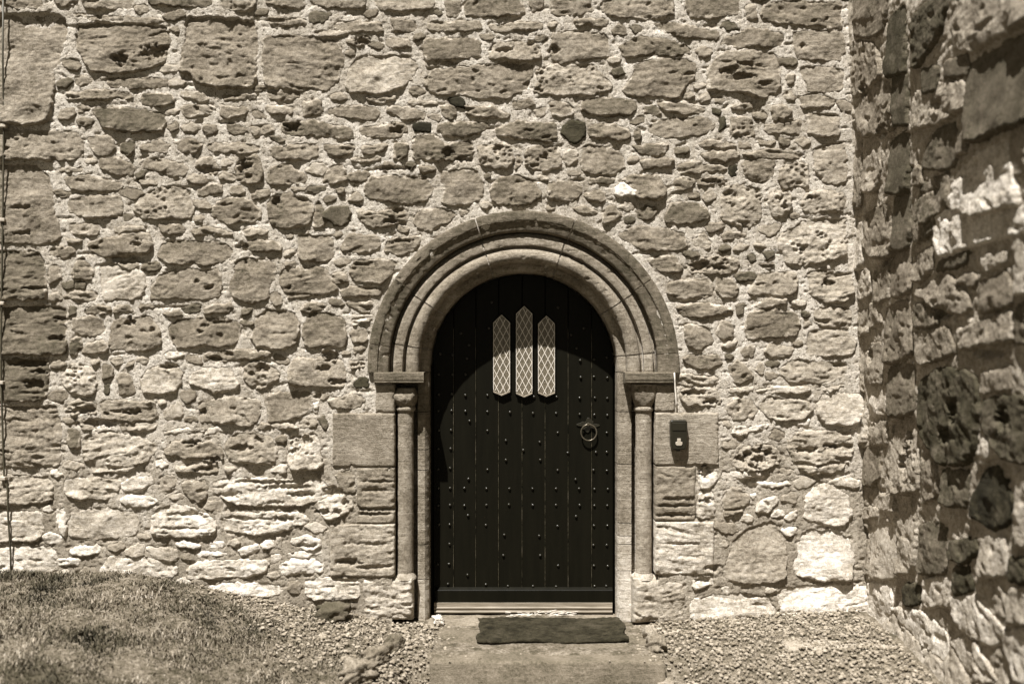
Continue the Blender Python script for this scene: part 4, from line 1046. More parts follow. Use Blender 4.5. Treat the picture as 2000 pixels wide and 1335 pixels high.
def impost(px0, px1, seed):
    x0, x1 = PX(px0, -.05), PX(px1, -.05); zt, zb = PZ(726.5, -.05), PZ(748, -.05)
    m = MB()
    pr = [(-.028,zt),(-.034,zt-.004),(-.034,zb+.019),(-.028,zb+.014),(-.028,zb+.012),(-.037,zb+.0105),(-.037,zb+.006),(-.020,zb),(.13,zb),(.13,zt)]
    xs = np.linspace(x0, x1, 30); base = None
    for a, b in zip(xs[:-1], xs[1:]):
        pass
    V = np.array([[(x, y, z) for y, z in pr] for x in xs]).reshape(-1, 3); k = len(pr)
    V[:,1] += worn(V, seed, .0016); V[:,2] += worn(V, seed+3, .0010)
    id_ = np.arange(len(xs)*k).reshape(len(xs), k)
    q = np.stack((id_[:-1], np.roll(id_,-1,1)[:-1], np.roll(id_,-1,1)[1:], id_[1:]), -1).reshape(-1, 4)
    c = V.mean(0)
    o = mesh_np('impost', V-c, [q, id_[0][None,:], id_[-1][None,::-1]], M_ASHLAR, door_way, tuple(c-DL))
    import bmesh
    bm = bmesh.new(); bm.from_mesh(o.data); bmesh.ops.recalc_face_normals(bm, faces=bm.faces); bm.to_mesh(o.data); bm.free()
    o.data.set_sharp_from_angle(angle=math.radians(25)); o.color = (.17, .05, .12, 1)
impost(729, 827, 5); impost(1222, 1316, 8)

def column(px, seed, tone, broken):
    yc = .055; xc = PX(px, yc); z0, z1 = PZ(1124, .03), PZ(800, .03)
    def lathe(name, prof, parent, tone, sq=None, amp=.0015):
        n = 40; rows = []
        for j, (r, z) in enumerate(prof):
            a = np.linspace(0, 2*math.pi, n, endpoint=False)
            e = sq[j] if sq else 2.0
            c, s_ = np.cos(a), np.sin(a)
            k = (np.abs(c)**e + np.abs(s_)**e)**(-1.0/e)
            rows.append(np.stack((r*k*c, r*k*s_, z+0*a), -1))
        V = np.array(rows).reshape(-1, 3); W = V + np.array((xc, yc, 0))
        V = V*(1 + (worn(W, seed, amp)/0.045)[:,None]*np.array((1,1,0)))
        id_ = np.arange(len(prof)*n).reshape(len(prof), n)
        q = np.stack((id_[:-1], np.roll(id_,-1,1)[:-1], np.roll(id_,-1,1)[1:], id_[1:]), -1).reshape(-1, 4)
        o = mesh_np(name, V, [q, id_[0][None,::-1], id_[-1][None,:]], M_ASHLAR, parent)
        o.color = (tone_of(tone-.02), .2, .15, 1); o.data.set_sharp_from_angle(angle=math.radians(50)); return o
    colm = lathe('column', [(.0455+.0006*math.sin(i*.7), z0+(z1-z0)*i/60) for i in range(61)], door_way, tone)
    colm.location = (xc-DL[0], yc, 0)
    ring = lathe('necking', [(.047, PZ(803,.03)), (.053, PZ(801.5,.03)), (.056, PZ(798,.03)), (.053, PZ(794.5,.03)), (.047, PZ(793,.03))], colm, tone+.04)
    zs = np.linspace(PZ(793,.03), PZ(762 if not broken else 770,.03), 9)
    half = [.047+.019*math.sin(i/8*math.pi/2)**.8 for i in range(9)]
    ee = [2+ (i/8)**1.5*8 for i in range(9)]
    cap = lathe('capital', list(zip(half, zs)) + [(.066, PZ(749,.03)) if not broken else (.05, PZ(757,.03))], colm, tone-.02, ee + [10 if not broken else 3], .003 if not broken else .008)
    lathe('column_base', [(.062, PZ(1130,.03)), (.060, PZ(1126,.03)), (.048, PZ(1120,.03)), (.045, PZ(1117,.03))], colm, tone+.08)
column(792, 21, .44, True); column(1257, 24, .50, False)

# ------------------------------------------------------------------ the plank door
DY = 0.232
M_DOOR = plain('black_door_paint', 0.0036, 0.5, 0.10, 0.35, 22.0, 0.0015, (1, 1, 0.12))
M_IRON = plain('painted_iron', 0.016, 0.3, 0.6, 0.3, 60.0, 0.001)
M_LEAD = plain('pale_lead_strip', 0.66, 0.5, 0.4, 0.15, 80.0, 0.0005)
M_PANE = plain('obscured_glass', 0.13, 0.25, 0.5, 0.65, 110.0, 0.003)
M_SILLM = plain('worn_sill_paint', 0.20, 0.45, 0.4, 0.5, 60.0, 0.001)
M_BAR = plain('aluminium_bar', 0.22, 0.45, 0.5, 0.45, 20.0, 0.001, (0.3, 1, 6))
def worn_paint():
    g = NG('rubbed_paint_edge', 0.4, 0.3); n = g.noise(26.0, 5, 0.8, (1, 1, 0.35))
    g.tone(g.rng(n, 0.42, 0.66, 0.006, 0.16)); return g.m
M_WORN = worn_paint()
XJ = [846, 886, 929.5, 974, 1020, 1065, 1110, 1156, 1198]
door = empty('plank_door', (PX(1021, DY), DY, PZ(1196, DY)), 'black studded plank door with three small leaded windows', 'door')
rA = 184.5/350.0
def arc_z(x): return ACZ + math.sqrt(max(0.0, rA*rA - (x-ACX)**2))
for i in range(8):
    a, b = PX(XJ[i], DY)+.0016, PX(XJ[i+1], DY)-.0016
    zb = PZ(1172, DY); top = [(x, arc_z(x)) for x in np.linspace(b, a, 9)]
    m = MB(); m.prism_y([(a, zb), (b, zb)] + top, DY + .0015*math.sin(i*2.3), DY+.04)
    pk = m.build('plank', M_DOOR, door, bevel=0.0035)
    if i < 7:
        jb = MB(); jb.box(b-.0008, b+.0012, DY-.0012, DY+.004, PZ(1145, DY), min(arc_z(b)-.02, PZ(640, DY)))
        jb.build('edge_bead', M_WORN, pk)
# backing and frame
m = MB(); m.prism_y([(XL, PZ(1196,DY)), (XR, PZ(1196,DY))] + [(x, arc_z(x)) for x in np.linspace(XR-.004, XL+.004, 25)], DY+.034, DY+.05)
m.build('backing_board', M_DOOR, door)
m = MB(); m.box(XL-.002, PX(845,DY), DY-.022, DY+.05, PZ(1218,DY-.02), ACZ); m.build('frame_post', M_DOOR, door, bevel=.004)  # left post runs lower, its dark foot standing in for a shadow gap
m = MB(); m.box(PX(1199,DY), XR+.002, DY-.022, DY+.05, PZ(1197,DY), ACZ); m.build('frame_post', M_DOOR, door, bevel=.004)
STUDS = """857,730 884,730 909,730 857,769 882,768 909,771 952,771 856,801 882,801 909,802 952,803 996,804 917,821 857,839 881,839 952,840
988,859 856,875 880,875 1022,878 988,897 916,673 912,699 884,692 860,690 1115,653 1126,679 1133,703 1160,701 1185,697 1134,736 1160,735
1186,737 1043,774 1087,774 1132,776 1162,776 1186,777 1041,806 1086,806 1132,808 1161,809 1186,810 1089,844 1185,844 1054,862 1164,882
1185,882 1055,897 1109,883 856,915 879,913 952,916 915,934 856,952 879,952 907,952 950,953 995,953 856,986 879,985 907,986 950,985 994,984
914,1005 857,1023 878,1023 949,1024 985,1043 878,1061 983,1083 855,1100 877,1100 913,1121 875,1139 949,1140 992,1143 1089,917 1159,917
1185,918 1124,935 1040,953 1086,953 1131,953 1161,954 1187,954 1040,985 1086,985 1132,985 1161,986 1186,986 1125,1007 1089,1026 1160,1025
1186,1025 1053,1045 1159,1063 1185,1063 1055,1083 1090,1103 1160,1103 1187,1104 1041,1143 1086,1144 1161,1143 1184,1143 900,650 955,640
1140,640 1090,600 960,590""".split()
sv = []; sf = []
rings = [(.0085, 0.0), (.0085, -.003), (.0065, -.0068), (.003, -.0088)]
for r_, y_ in rings:
    sv += [(r_*math.cos(2*math.pi*k/10), y_, r_*math.sin(2*math.pi*k/10)) for k in range(10)]
for j in range(3): sf += [(j*10+k, j*10+(k+1)%10, (j+1)*10+(k+1)%10, (j+1)*10+k) for k in range(10)]
sf.append(tuple(30+k for k in range(10)))
sme = bpy.data.meshes.new('stud'); sme.from_pydata(sv, [], sf); sme.update(); sme.materials.append(M_IRON)
for p in sme.polygons: p.use_smooth = True
dl = np.array(door.location)
for k, s_ in enumerate(STUDS):
    x, y = s_.split(','); o = bpy.data.objects.new('stud', sme); COL.objects.link(o); o.parent = door
    o.location = (PX(float(x), DY)-dl[0], -.0012, PZ(float(y), DY)-dl[2]); o.rotation_euler.y = k*.7
# three lancet lights with lozenge leading
def lancet(px0, px1, ytop, ybot, yp, seed):
    x0, x1 = PX(px0, DY), PX(px1, DY); xm = (x0+x1)/2; hw = (x1-x0)/2
    zt, zb = PZ(ytop, DY), PZ(ybot, DY); pk = hw*.95; pb = hw*.42
    poly = [(x0, zb+pb), (xm, zb), (x1, zb+pb), (x1, zt-pk), (xm, zt), (x0, zt-pk)]
    win = MB(); outer = [(xm+(x-xm)*1.18, zm) for x, zm in poly]
    outer = [(outer[0][0], poly[0][1]-.004), (xm, zb-.007), (outer[2][0], poly[2][1]-.004), (outer[3][0], poly[3][1]+.003), (xm, zt+.009), (outer[5][0], poly[5][1]+.003)]
    n = 6                                            # frame: a bevelled rim round the light
    fv = [(x, DY-.003, z) for x, z in outer] + [(x, DY-.012, z) for x, z in [((a[0]*.6+b[0]*.4), (a[1]*.6+b[1]*.4)) for a, b in zip(outer, poly)]] + [(x, DY-.0035, z) for x, z in poly]
    ff = []
    for r_ in range(2):
        for k in range(n): ff.append((r_*n+k, r_*n+(k+1)%n, (r_+1)*n+(k+1)%n, (r_+1)*n+k))
    win.add(fv, ff); wo = win.build('window', M_DOOR, door)
    m = MB(); m.prism_y(poly, DY-.004, DY-.001); m.build('pane', M_PANE, wo)
    # lattice bars clipped to the light
    m = MB(); P = np.array(poly); sl_ = 1.95; pit = hw*2/2.55
    def inside(x, z):
        ok = x0 <= x <= x1
        t = abs(x-xm)/hw
        return ok and (zb+pb*t) <= z <= (zt-pk*t)
    for sgn in (1, -1):
        for k in range(-14, 20):
            c0 = zb + k*pit*sl_ + seed*.011
            pts = [(x, c0 + sgn*sl_*(x-x0)) for x in np.linspace(x0, x1, 60)]
            pts = [p for p in pts if inside(*p)]
            if len(pts) < 4: continue
            (ax, az), (bx, bz) = pts[0], pts[-1]; L = math.hypot(bx-ax, bz-az); nx, nz = -(bz-az)/L*.0017, (bx-ax)/L*.0017
            yo = DY-.0062 if sgn > 0 else DY-.0056
            m.prism_y([(ax+nx, az+nz), (ax-nx, az-nz), (bx-nx, bz-nz), (bx+nx, bz+nz)], yo, DY-.0042)
    for k in range(n):
        a, b = poly[k], poly[(k+1)%n]
        ins = lambda p: (p[0]+(xm-p[0])*.06, p[1]+((zt+zb)/2-p[1])*.012)
        if k in (0, 1): continue
        c, d_ = ins(a), ins(b); m.prism_y([a, b, d_, c], DY-.0065, DY-.0045)
    m.build('lattice', M_LEAD, wo)
    m = MB()
    for (a, b) in ((poly[0], poly[1]), (poly[1], poly[2])):
        m.add([(a[0], DY-.004, a[1]-.001), (b[0], DY-.004, b[1]-.001), (b[0], DY-.022, b[1]-.006), (a[0], DY-.022, a[1]-.006),
               (a[0], DY-.004, a[1]-.009), (b[0], DY-.004, b[1]-.009), (b[0], DY-.022, b[1]-.011), (a[0], DY-.022, a[1]-.011)],
              [(0,1,2,3),(4,7,6,5),(0,4,5,1),(1,5,6,2),(2,6,7,3),(3,7,4,0)])
    m.build('sill', M_SILLM, wo)
lancet(963.5, 996, 614, 768, 0, 0); lancet(1008, 1039.5, 597, 771, 0, 1); lancet(1051, 1083.5, 616, 770, 0, 2)
# bottom rail and ribbed threshold bar
m = MB(); a, b = PX(851, DY), PX(1196, DY); zt, zb = PZ(1146, DY), PZ(1173, DY)
m.prism_x([(DY-.001, zt+.004), (DY-.022, zt-.006), (DY-.028, zt-.010), (DY-.028, zb), (DY-.001, zb)], a, b); m.build('bottom_rail', M_DOOR, door, bevel=.002)
m = MB(); z0, z1 = PZ(1197, DY-.05), PZ(1175.5, DY-.03)
m.box(PX(848,DY-.03), PX(1196,DY-.03), DY-.036, DY+.03, z0, z1)
for k in range(3):
    zc = z0 + (z1-z0)*(.14+.36*k); m.tube([(PX(848.5,DY-.03), DY-.04+.006*k, zc), (PX(1195.5,DY-.03), DY-.04+.006*k, zc)], .0075, 10)
m.build('threshold_bar', M_BAR, door)
# ring handle
rh = MB(); hx, hz = PX(1148.5, DY), PZ(829, DY)
pl = []
for k in range(48):
    a = 2*math.pi*k/48; r_ = .040 + .011*math.cos(4*a+.6) + .006*math.cos(8*a)
    pl.append((hx + r_*math.cos(a)*1.25, hz + r_*math.sin(a)*.8))
rh.prism_y(pl, DY-.005, DY-.0005); plate = rh.build('ring_plate', M_IRON, door, bevel=.0015)
m = MB(); rr_ = 15.5*(CAMD+DY)/FPX; cz = hz-.042
m.tube([(hx+rr_*.98*math.sin(2*math.pi*k/36)+.003, DY-.016-.008*(1-math.cos(2*math.pi*k/36))*.5, cz+rr_*math.cos(2*math.pi*k/36)) for k in range(36)], .0042, 8, True)
M_RING = plain('worn_iron_ring', 0.12, 0.3, 0.6, 0.4, 60.0, 0.001, metal=0.6)
m.build('ring', M_RING, plate, smooth=True)
m = MB(); m.tube([(hx, DY-.004, hz+.004), (hx, DY-.02, hz+.004)], [.011, .009], 12); m.build('boss', M_RING, plate, smooth=False, bevel=.002)

# ------------------------------------------------------------------ small fittings
M_BLACK = plain('black_plastic', 0.018, 0.32, 0.45, 0.2, 60.0, 0.0004)
M_BTN = plain('grey_button_plastic', 0.40, 0.5, 0.3, 0.1, 60.0, 0.0004)
ks = empty('key_safe', ((1325.5-1000)/350, -.012, PZ(872, -.02)), 'small black key box mounted on the stone beside the right column', 'key box')
yb = -.010; x0, x1 = PX(1309, -.05), PX(1342.5, -.05); zt, zb = PZ(819.5, -.05), PZ(877, -.05)
m = MB(); xm = (x0+x1)/2
m.prism_y([(x0+.012, zb), (x1-.012, zb), (x1-.002, zb+.035), (x1, zt-.01), (x1-.008, zt), (x0+.008, zt), (x0, zt-.01), (x0+.002, zb+.035)], -.054, yb); body = m.build('body', M_BLACK, ks, bevel=.006)
m = MB(); m.prism_y([(x0+.010, zt-.058), (x1-.010, zt-.058), (x1-.010, zt-.014), (x0+.010, zt-.014)], -.0575, -.053); m.build('cover_flap', M_BLACK, ks, bevel=.003)
zc = PZ(863, -.055)
m = MB(); m.prism_y([(xm-.019, zc-.010), (xm-.013, zc-.018), (xm+.013, zc-.018), (xm+.019, zc-.010), (xm+.019, zc+.002), (xm+.010, zc+.004), (xm+.010, zc+.022), (xm-.010, zc+.022), (xm-.010, zc+.004), (xm-.019, zc+.002)], -.0585, -.053); m.build('latch_button', M_BTN, ks, bevel=.002)
m = MB(); m.box(xm-.011, xm+.011, -.030, yb, zb-.012, zb+.004); m.build('hinge_tab', M_BLACK, ks, bevel=.003)

M_CABLE = plain('pale_cable_sheath', 0.72, 0.45, 0.3, 0.12, 40.0, 0.0004)
m = MB(); pts = [(1317,727,-.030),(1318,742,-.018),(1318.6,757,-.016),(1319.8,772,-.016),(1320.8,786,-.017),(1321.5,797,-.008)]
m.tube([(PX(x,y), y, PZ(z,y)) for x, z, y in pts], .0042, 8)
c = m.build('cable', M_CABLE, None, (PX(1319), -.016, PZ(797)), smooth=True); tag(c, 'short pale cable running down the wall just above the black key box', 'cable')

M_COND = plain('tarnished_copper_tape', 0.06, 0.5, 0.4, 0.3, 30.0, 0.0006)
cx = [(10, -40), (9.5, 120), (10.5, 247), (9, 430), (7, 592), (5, 690), (6, 745), (9.5, 850), (11, 925), (18, 950), (20, 1010), (24, 1080), (25, 1128)]
lc = empty('wall_cable', (PX(15), -.02, PZ(1128)), 'thin dark cable clipped down the quoins at the far left', 'cable')
m = MB(); m.tube([(PX(x), -.020-.003*math.sin(i*2.1), PZ(y)) for i, (x, y) in enumerate(cx)], .0052, 8); m.build('conductor', M_COND, lc, smooth=True)
for x, y in ((11, 247), (9, 430), (7.5, 592), (6, 746), (10, 932)):
    m = MB(); m.box(PX(x)-.016, PX(x)+.016, -.034, -.004, PZ(y)-.010, PZ(y)+.010); m.build('clip', plain('clip', 0.42, .6) if 'clip' not in bpy.data.materials else bpy.data.materials['clip'], lc, bevel=.004)

# ------------------------------------------------------------------ the ground
def gz(x, y):
    """height of the earth: banked up against the wall on the left, lower in front of the step"""
    x = np.asarray(x, float); y = np.asarray(y, float)
    z = 0.25*sstep(-0.75, -2.3, x)*(0.75+0.25*sstep(-1.6, 0, y)) - 0.045*sstep(-0.85, -0.62, x)*sstep(1.15, 0.85, x)
    z = z - 0.17*sstep(-0.50, -0.66, y)*sstep(-0.62, -0.40, x)*sstep(0.98, 0.78, x)
    z = z - 0.06*sstep(-0.4, -1.4, y) + 0.03*sstep(1.2, 1.9, x)
    near = (np.abs(x) < 4) & (y > -3)
    return z + np.where(near, 0.012*fbm(x*3, y*3, 81, 3), 0.0)
ax = np.concatenate((np.linspace(-60, -4, 20)[:-1], np.linspace(-4, 3, 260), np.linspace(3, 60, 20)[1:]))
ay = np.concatenate((np.linspace(-70, -3, 24)[:-1], np.linspace(-3, 0.3, 130)))
X, Y = np.meshgrid(ax, ay); Z = gz(X, Y) - 0.012
def earth_material():
    g = NG('gravelly_earth', 0.95, 0.1); n = g.noise(60.0, 5, 0.75); b = g.noise(3.0, 4)
    sx = g.n.new('ShaderNodeSeparateXYZ'); g.L(g.geo.outputs['Position'], sx.inputs[0])
    lawn = g.rng(g.math('ADD', sx.outputs[1], g.rng(b, 0.3, 0.7, -0.2, 0.2)), -1.5, -1.1, 0.045, 0.19)      # grass beyond the gravel strip
    v = g.math('MULTIPLY', g.math('MULTIPLY', g.rng(n, 0.35, 0.65, 0.45, 1.5), g.rng(g.noise(14.0, 6, 0.75), 0.36, 0.64, 0.45, 1.5)), lawn); g.tone(v); g.bump(n, 0.02); return g.m
id_ = np.arange(X.size).reshape(X.shape)
q = np.stack((id_[:-1,:-1], id_[:-1,1:], id_[1:,1:], id_[1:,:-1]), -1).reshape(-1, 4)
g_ = mesh_np('ground', np.stack((X, Y, Z), -1).reshape(-1, 3), q, earth_material()); g_['kind'] = 'structure'

def attr_tone_material(name, base, rough=0.9, vary=0.5):
    g = NG(name, rough, 0.15); a = g.n.new('ShaderNodeAttribute'); a.attribute_name = 'shade'
    n = g.noise(90.0, 4, 0.7)
    g.tone(g.math('MULTIPLY', g.math('MULTIPLY', a.outputs['Fac'], base), g.rng(n, 0.3, 0.7, 1-vary*.5, 1+vary*.5))); g.bump(n, 0.003); return g.m
def set_shade(o, arr):
    at = o.data.attributes.new('shade', 'FLOAT', 'POINT'); at.data.foreach_set('value', np.ascontiguousarray(arr, dtype=np.float32))

# loose gravel: one mass of small stones
ph = (1+5**.5)/2
ico = np.array([(-1,ph,0),(1,ph,0),(-1,-ph,0),(1,-ph,0),(0,-1,ph),(0,1,ph),(0,-1,-ph),(0,1,-ph),(ph,0,-1),(ph,0,1),(-ph,0,-1),(-ph,0,1)])/math.hypot(1,ph)
icf = np.array([(0,11,5),(0,5,1),(0,1,7),(0,7,10),(0,10,11),(1,5,9),(5,11,4),(11,10,2),(10,7,6),(7,1,8),(3,9,4),(3,4,2),(3,2,6),(3,6,8),(3,8,9),(4,9,5),(2,4,11),(6,2,10),(8,6,7),(9,8,1)])
SLAB = (PX(838,-.62), PX(1300,-.62), -.62, 0.2)
gx = []; tries = 0
GX = RNG.uniform(-2.95, 2.0, 52000); GY = -RNG.uniform(0.0, 1.0, 52000)**1.0*1.9
edge = -1.55 + (-GY)*0.92 + 0.18*perlin(GX*3, GY*3, 90)
p_keep = np.where(GX > edge, 0.62, 0.62*np.exp(-np.clip(edge-GX, 0, 9)/0.12))
inslab = (GX > SLAB[0]) & (GX < SLAB[1]) & (GY > SLAB[2]) 
se = np.minimum(np.minimum(GX-SLAB[0], SLAB[1]-GX), 0.35); p_keep = np.where(inslab, 0.012 + 0.5*np.exp(-np.clip(se, 0, 9)/.05), p_keep); p_keep = np.where(GX > 1.93, 0, p_keep)
ok = RNG.random(len(GX)) < p_keep; GX = GX[ok]; GY = GY[ok]; N = len(GX)
sz = 0.0038 + 0.0075*RNG.random(N)**2.4
sc3 = sz[:,None]*np.stack((RNG.uniform(.8,1.5,N), RNG.uniform(.8,1.3,N), RNG.uniform(.5,.95,N)), -1)
an = RNG.uniform(0, 6.28, N); ca, sa = np.cos(an), np.sin(an)
Vg = ico[None]*(1+RNG.uniform(-.22,.22,(N,12,1)))*sc3[:,None,:]
Vr = Vg.copy(); Vr[...,0] = Vg[...,0]*ca[:,None]-Vg[...,1]*sa[:,None]; Vr[...,1] = Vg[...,0]*sa[:,None]+Vg[...,1]*ca[:,None]
zz = gz(GX, GY); zz = np.where((GX > SLAB[0]) & (GX < SLAB[1]) & (GY > SLAB[2]), -0.058, zz)
Vr += np.stack((GX, GY, zz + sz*.12), -1)[:,None,:]
Fg = (icf[None] + (np.arange(N)*12)[:,None,None]).reshape(-1, 3)
gr = mesh_np('gravel', Vr.reshape(-1, 3), Fg, attr_tone_material('gravel_stone', 0.28), smooth=False); gr['kind'] = 'stuff'
tag(gr, 'loose pale gravel along the foot of the walls and beside the step', 'gravel')
set_shade(gr, np.repeat(0.5 + 0.75*RNG.random(N), 12))

# rough grass on the left
NB = 46000
BX = RNG.uniform(-3.3, 0.0, NB*2); BY = -RNG.uniform(0.0, 2.0, NB*2)
edge = -1.50 + (-BY)*0.92 + 0.20*perlin(BX*3, BY*3, 90) + 0.06*perlin(BX*14, BY*14, 91)
clump = perlin(BX*5, BY*5, 92)
pk_ = np.where(BX < edge, 0.62+0.6*clump, 0.30*np.exp(-np.clip(BX-edge, 0, 9)/0.14)) 
ok = (RNG.random(len(BX)) < pk_); BX = BX[ok]; BY = BY[ok]; clump = clump[ok]; N = len(BX)
hh = (0.010 + 0.022*RNG.random(N)**1.5)*(1+0.9*clump.clip(-.5, 1))
an = RNG.uniform(0, 6.28, N); lean = hh*RNG.uniform(.2, 1.1, N); wd = 0.0022+0.0022*RNG.random(N)
dx, dy = np.cos(an), np.sin(an); zz = gz(BX, BY) - .012
def bl(t, side): 
    k = t**1.7
    return np.stack((BX + dx*lean*k - dy*wd*side*(1-t*.9), BY + dy*lean*k + dx*wd*side*(1-t*.9), zz + hh*(t - .25*t*t)), -1)
Vb = np.stack((bl(0., -1), bl(0., 1), bl(.5, 1), bl(.5, -1), bl(1., 0)), 1)
b0 = np.arange(N)[:,None]*5
Fq = b0 + np.array([[0,1,2,3]]); Ft = b0 + np.array([[3,2,4]])
ga = mesh_np('grass', Vb.reshape(-1, 3), [Fq, Ft], attr_tone_material('rough_grass', 0.145, .7, .3)); ga['kind'] = 'stuff'
tag(ga, 'rough grass and weeds on the bank at the lower left', 'grass')
set_shade(ga, np.repeat(np.where(RNG.random(N) < .22, 1.9, 0.4+0.8*RNG.random(N))*(.9+1.1*perlin(BX*2.3, BY*3.1, 99)+.5*perlin(BX*7, BY*9, 98)).clip(.15, 3), 5))

# step, sill, mat, loose stones
def rock(name, cx_, cy_, cz_, sx, sy, sz_, seed, tone, boxy=4.0, mat=None, rot=0.0, n=44, rough=.34, parent=None):
    a = np.linspace(0, 2*math.pi, n, endpoint=False); b = np.linspace(-math.pi/2, math.pi/2, n//2+1)
    A, B = np.meshgrid(a, b); d = np.stack((np.cos(B)*np.cos(A), np.cos(B)*np.sin(A), np.sin(B)), -1)
    k = (np.abs(d)**boxy).sum(-1)**(-1.0/boxy); d = d*k[...,None]
    f = 1 + rough*(fbm(d[...,0]*1.7+seed, d[...,2]*1.7+d[...,1]*1.3, seed, 4, .6))
    d = d*f[...,None]; V = (d*np.array((sx, sy, sz_))).reshape(-1, 3)
    V = np.stack((V[:,0]*math.cos(rot)-V[:,1]*math.sin(rot), V[:,0]*math.sin(rot)+V[:,1]*math.cos(rot), V[:,2]), -1)
    id_ = np.arange(A.size).reshape(A.shape)
    q = np.stack((id_[:-1], np.roll(id_,-1,1)[:-1], np.roll(id_,-1,1)[1:], id_[1:]), -1).reshape(-1, 4)
    o = mesh_np(name, V, q, mat or M_STONE, parent, (cx_, cy_, cz_)); o.color = (tone, .2, .2, 1)
    return o
def slab(name, x0, x1, y0, y1, z0, z1, tone, seed, label, cat, rnd=.018, crust=.15, soot=.1):
    """flat stone with worn edges, y0 is the front"""
    s = .012; nx = int((x1-x0)/s); ny = int((y1-y0)/s)
    X, Y = np.meshgrid(np.linspace(x0, x1, nx), np.linspace(y0, y1, ny))
    d = np.minimum(np.minimum(X-x0, x1-X), np.minimum(Y-y0, y1-Y)); t = np.clip(d/rnd, 0, 1)
    Z = z1 - (1-np.sqrt(1-(1-t)**2))*rnd + .004*fbm(X*5, Y*5, seed, 4)
    jit = (d < s*.5)*.006; X = X + jit*perlin(Y*9, X*9, seed); Y = Y + jit*perlin(X*9, Y*9, seed+2)
    id_ = np.arange(X.size).reshape(X.shape)
    q = np.stack((id_[:-1,:-1], id_[:-1,1:], id_[1:,1:], id_[1:,:-1]), -1).reshape(-1, 4)
    ring = np.concatenate((id_[0,:], id_[1:,-1], id_[-1,-2::-1], id_[-2:0:-1,0])); F = np.stack((X, Y, Z), -1).reshape(-1, 3)
    B = F[ring].copy(); B[:,2] = z0; k = len(ring); n0 = len(F)
    sd = np.stack((ring, n0+np.arange(k), n0+(np.arange(k)+1) % k, np.roll(ring,-1)), -1)
    c = np.array(((x0+x1)/2, (y0+y1)/2, z0))
    o = mesh_np(name, np.concatenate((F, B))-c, [q, sd], M_STONE, None, tuple(c)); o.color = (tone, crust, soot, 1)
    return tag(o, label, cat)
slab('stone_step', SLAB[0], SLAB[1], -.62, -.02, -.34, -.058, .17, 3, 'broad worn stone step slab in front of the door', 'step', .016, .0, .0)
slab('door_sill', XL-.01, XR+.015, -.016, .24, -.2, -.052, .22, 6, 'pale stone sill under the black door', 'sill', .012, 0., 0.)
slab('kerb_stone', PX(1525,-.5), PX(1762,-.45), -.62, -.47, -.09, .012, .36, 9, 'low half buried kerb stone in the gravel by the side wall', 'kerb', .02, 0., .1)
ls = rock('loose_stone', PX(651,-.12), -.12, gz(PX(651,-.12), -.12)+.028, .082, .06, .052, 4, .10, 3.4, rot=.15, rough=.25); ls.color = (.09, .12, .3, 1)
tag(ls, 'dark squarish loose stone lying in gravel left of the door', 'stone')
for i, (px, y, s_, t) in enumerate(((1282,-.42,.055,.26),(1304,-.62,.065,.30),(1322,-.80,.07,.22),(1270,-.25,.04,.34))):
    x = PX(px, y); o = rock('edging_stone', x, y, float(gz(x, y))+.012, s_*.7, s_*1.25, .045, 20+i, t, 3.0, rot=.35)
    tag(o, ['rounded edging stone by the right side of the step, middle one', 'larger edging stone at the step front right corner', 'edging stone nearest the camera right of the step', 'small pale edging stone by the mat right end'][i], 'stone', 'edging stones along the step')
for i, (px, y, s_, t) in enumerate(((735,-.62,.06,.22),(768,-.45,.045,.12),(700,-.85,.075,.24))):
    x = PX(px, y); o = rock('border_stone', x, y, float(gz(x, y))+.012, s_*1.2, s_*.8, .05, 30+i, t, 3.0, rot=.7)
    tag(o, ['pale half buried stone left of the step among gravel', 'dark half buried stone beside the step left corner', 'broad pale stone nearest the camera left of the step'][i], 'stone', 'half buried stones left of the step')
o = rock('quoin_pebble', PX(856,.02), .0, -.03, .03, .025, .03, 44, .8, 2.4); tag(o, 'small whitish stone at the left foot of the door frame', 'stone')
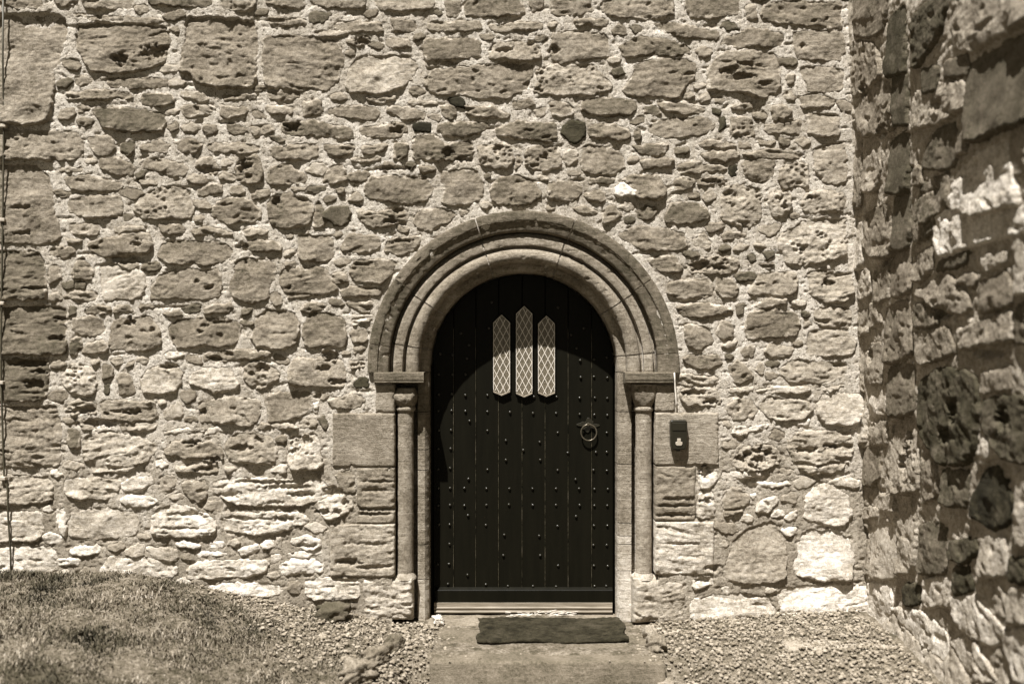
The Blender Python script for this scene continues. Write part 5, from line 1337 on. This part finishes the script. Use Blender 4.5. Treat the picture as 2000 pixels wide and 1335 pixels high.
# coir mat, a little curled
def mat_material():
    g = NG('coir', 0.95, 0.1); n = g.noise(150.0, 4, 0.85); b = g.noise(14.0, 6, .75)
    v = g.math('MULTIPLY', g.rng(n, 0.3, 0.7, 0.5, 1.6), g.rng(b, 0.35, 0.7, 0.02, 0.10)); g.tone(v); g.bump(n, .02); return g.m
x0, x1 = PX(932, -.2), PX(1222, -.2); nx, ny = 90, 44
X, Y = np.meshgrid(np.linspace(x0, x1, nx), np.linspace(-.34, .10, ny))
zc = -.044 + .003*np.sin((X-x0)*7.5) + .008*sstep(x1-.2, x1, X) + .005*sstep(-.24, -.34, Y) + .004*fbm(X*30, Y*30, 95, 3)
top = np.stack((X + .022*perlin(Y*8, X*3, 96) + .006*perlin(Y*40, X*40, 94), Y + .020*perlin(X*6, Y*4, 97) + .008*perlin(X*45, Y*40, 93), zc), -1); bot = top.copy(); bot[...,2] = np.maximum(bot[...,2]-.016, -.0535)
n0 = nx*ny; id_ = np.arange(n0).reshape(ny, nx); ring = np.concatenate((id_[0,:], id_[1:,-1], id_[-1,-2::-1], id_[-2:0:-1,0])); k = len(ring)
q = np.stack((id_[:-1,:-1], id_[:-1,1:], id_[1:,1:], id_[1:,:-1]), -1).reshape(-1, 4)
sd = np.stack((ring, n0+ring, n0+np.roll(ring,-1), np.roll(ring,-1)), -1)
mo = mesh_np('doormat', np.concatenate((top.reshape(-1,3), bot.reshape(-1,3)))-np.array(((x0+x1)/2, -.12, -.05)), [q, q[:, ::-1]+n0, sd], mat_material(), None, ((x0+x1)/2, -.12, -.05))
tag(mo, 'dark worn doormat curled on the step before the door', 'doormat')
# straw blown against the sill
m = MB(); r = random.Random(3)
for i in range(46):
    x = r.uniform(PX(985), PX(1130)); y = r.uniform(.105, .19); a = r.uniform(-.5, .5); L = r.uniform(.02, .06)
    m.tube([(x, y, -.040+r.uniform(0,.012)), (x+L*math.cos(a), y+L*math.sin(a), -.036+r.uniform(0,.014))], .0016, 4)
o = m.build('straw', plain('dry_straw', .6), None); o['kind'] = 'stuff'; tag(o, 'wisps of dry straw between the doormat and the door', 'straw')
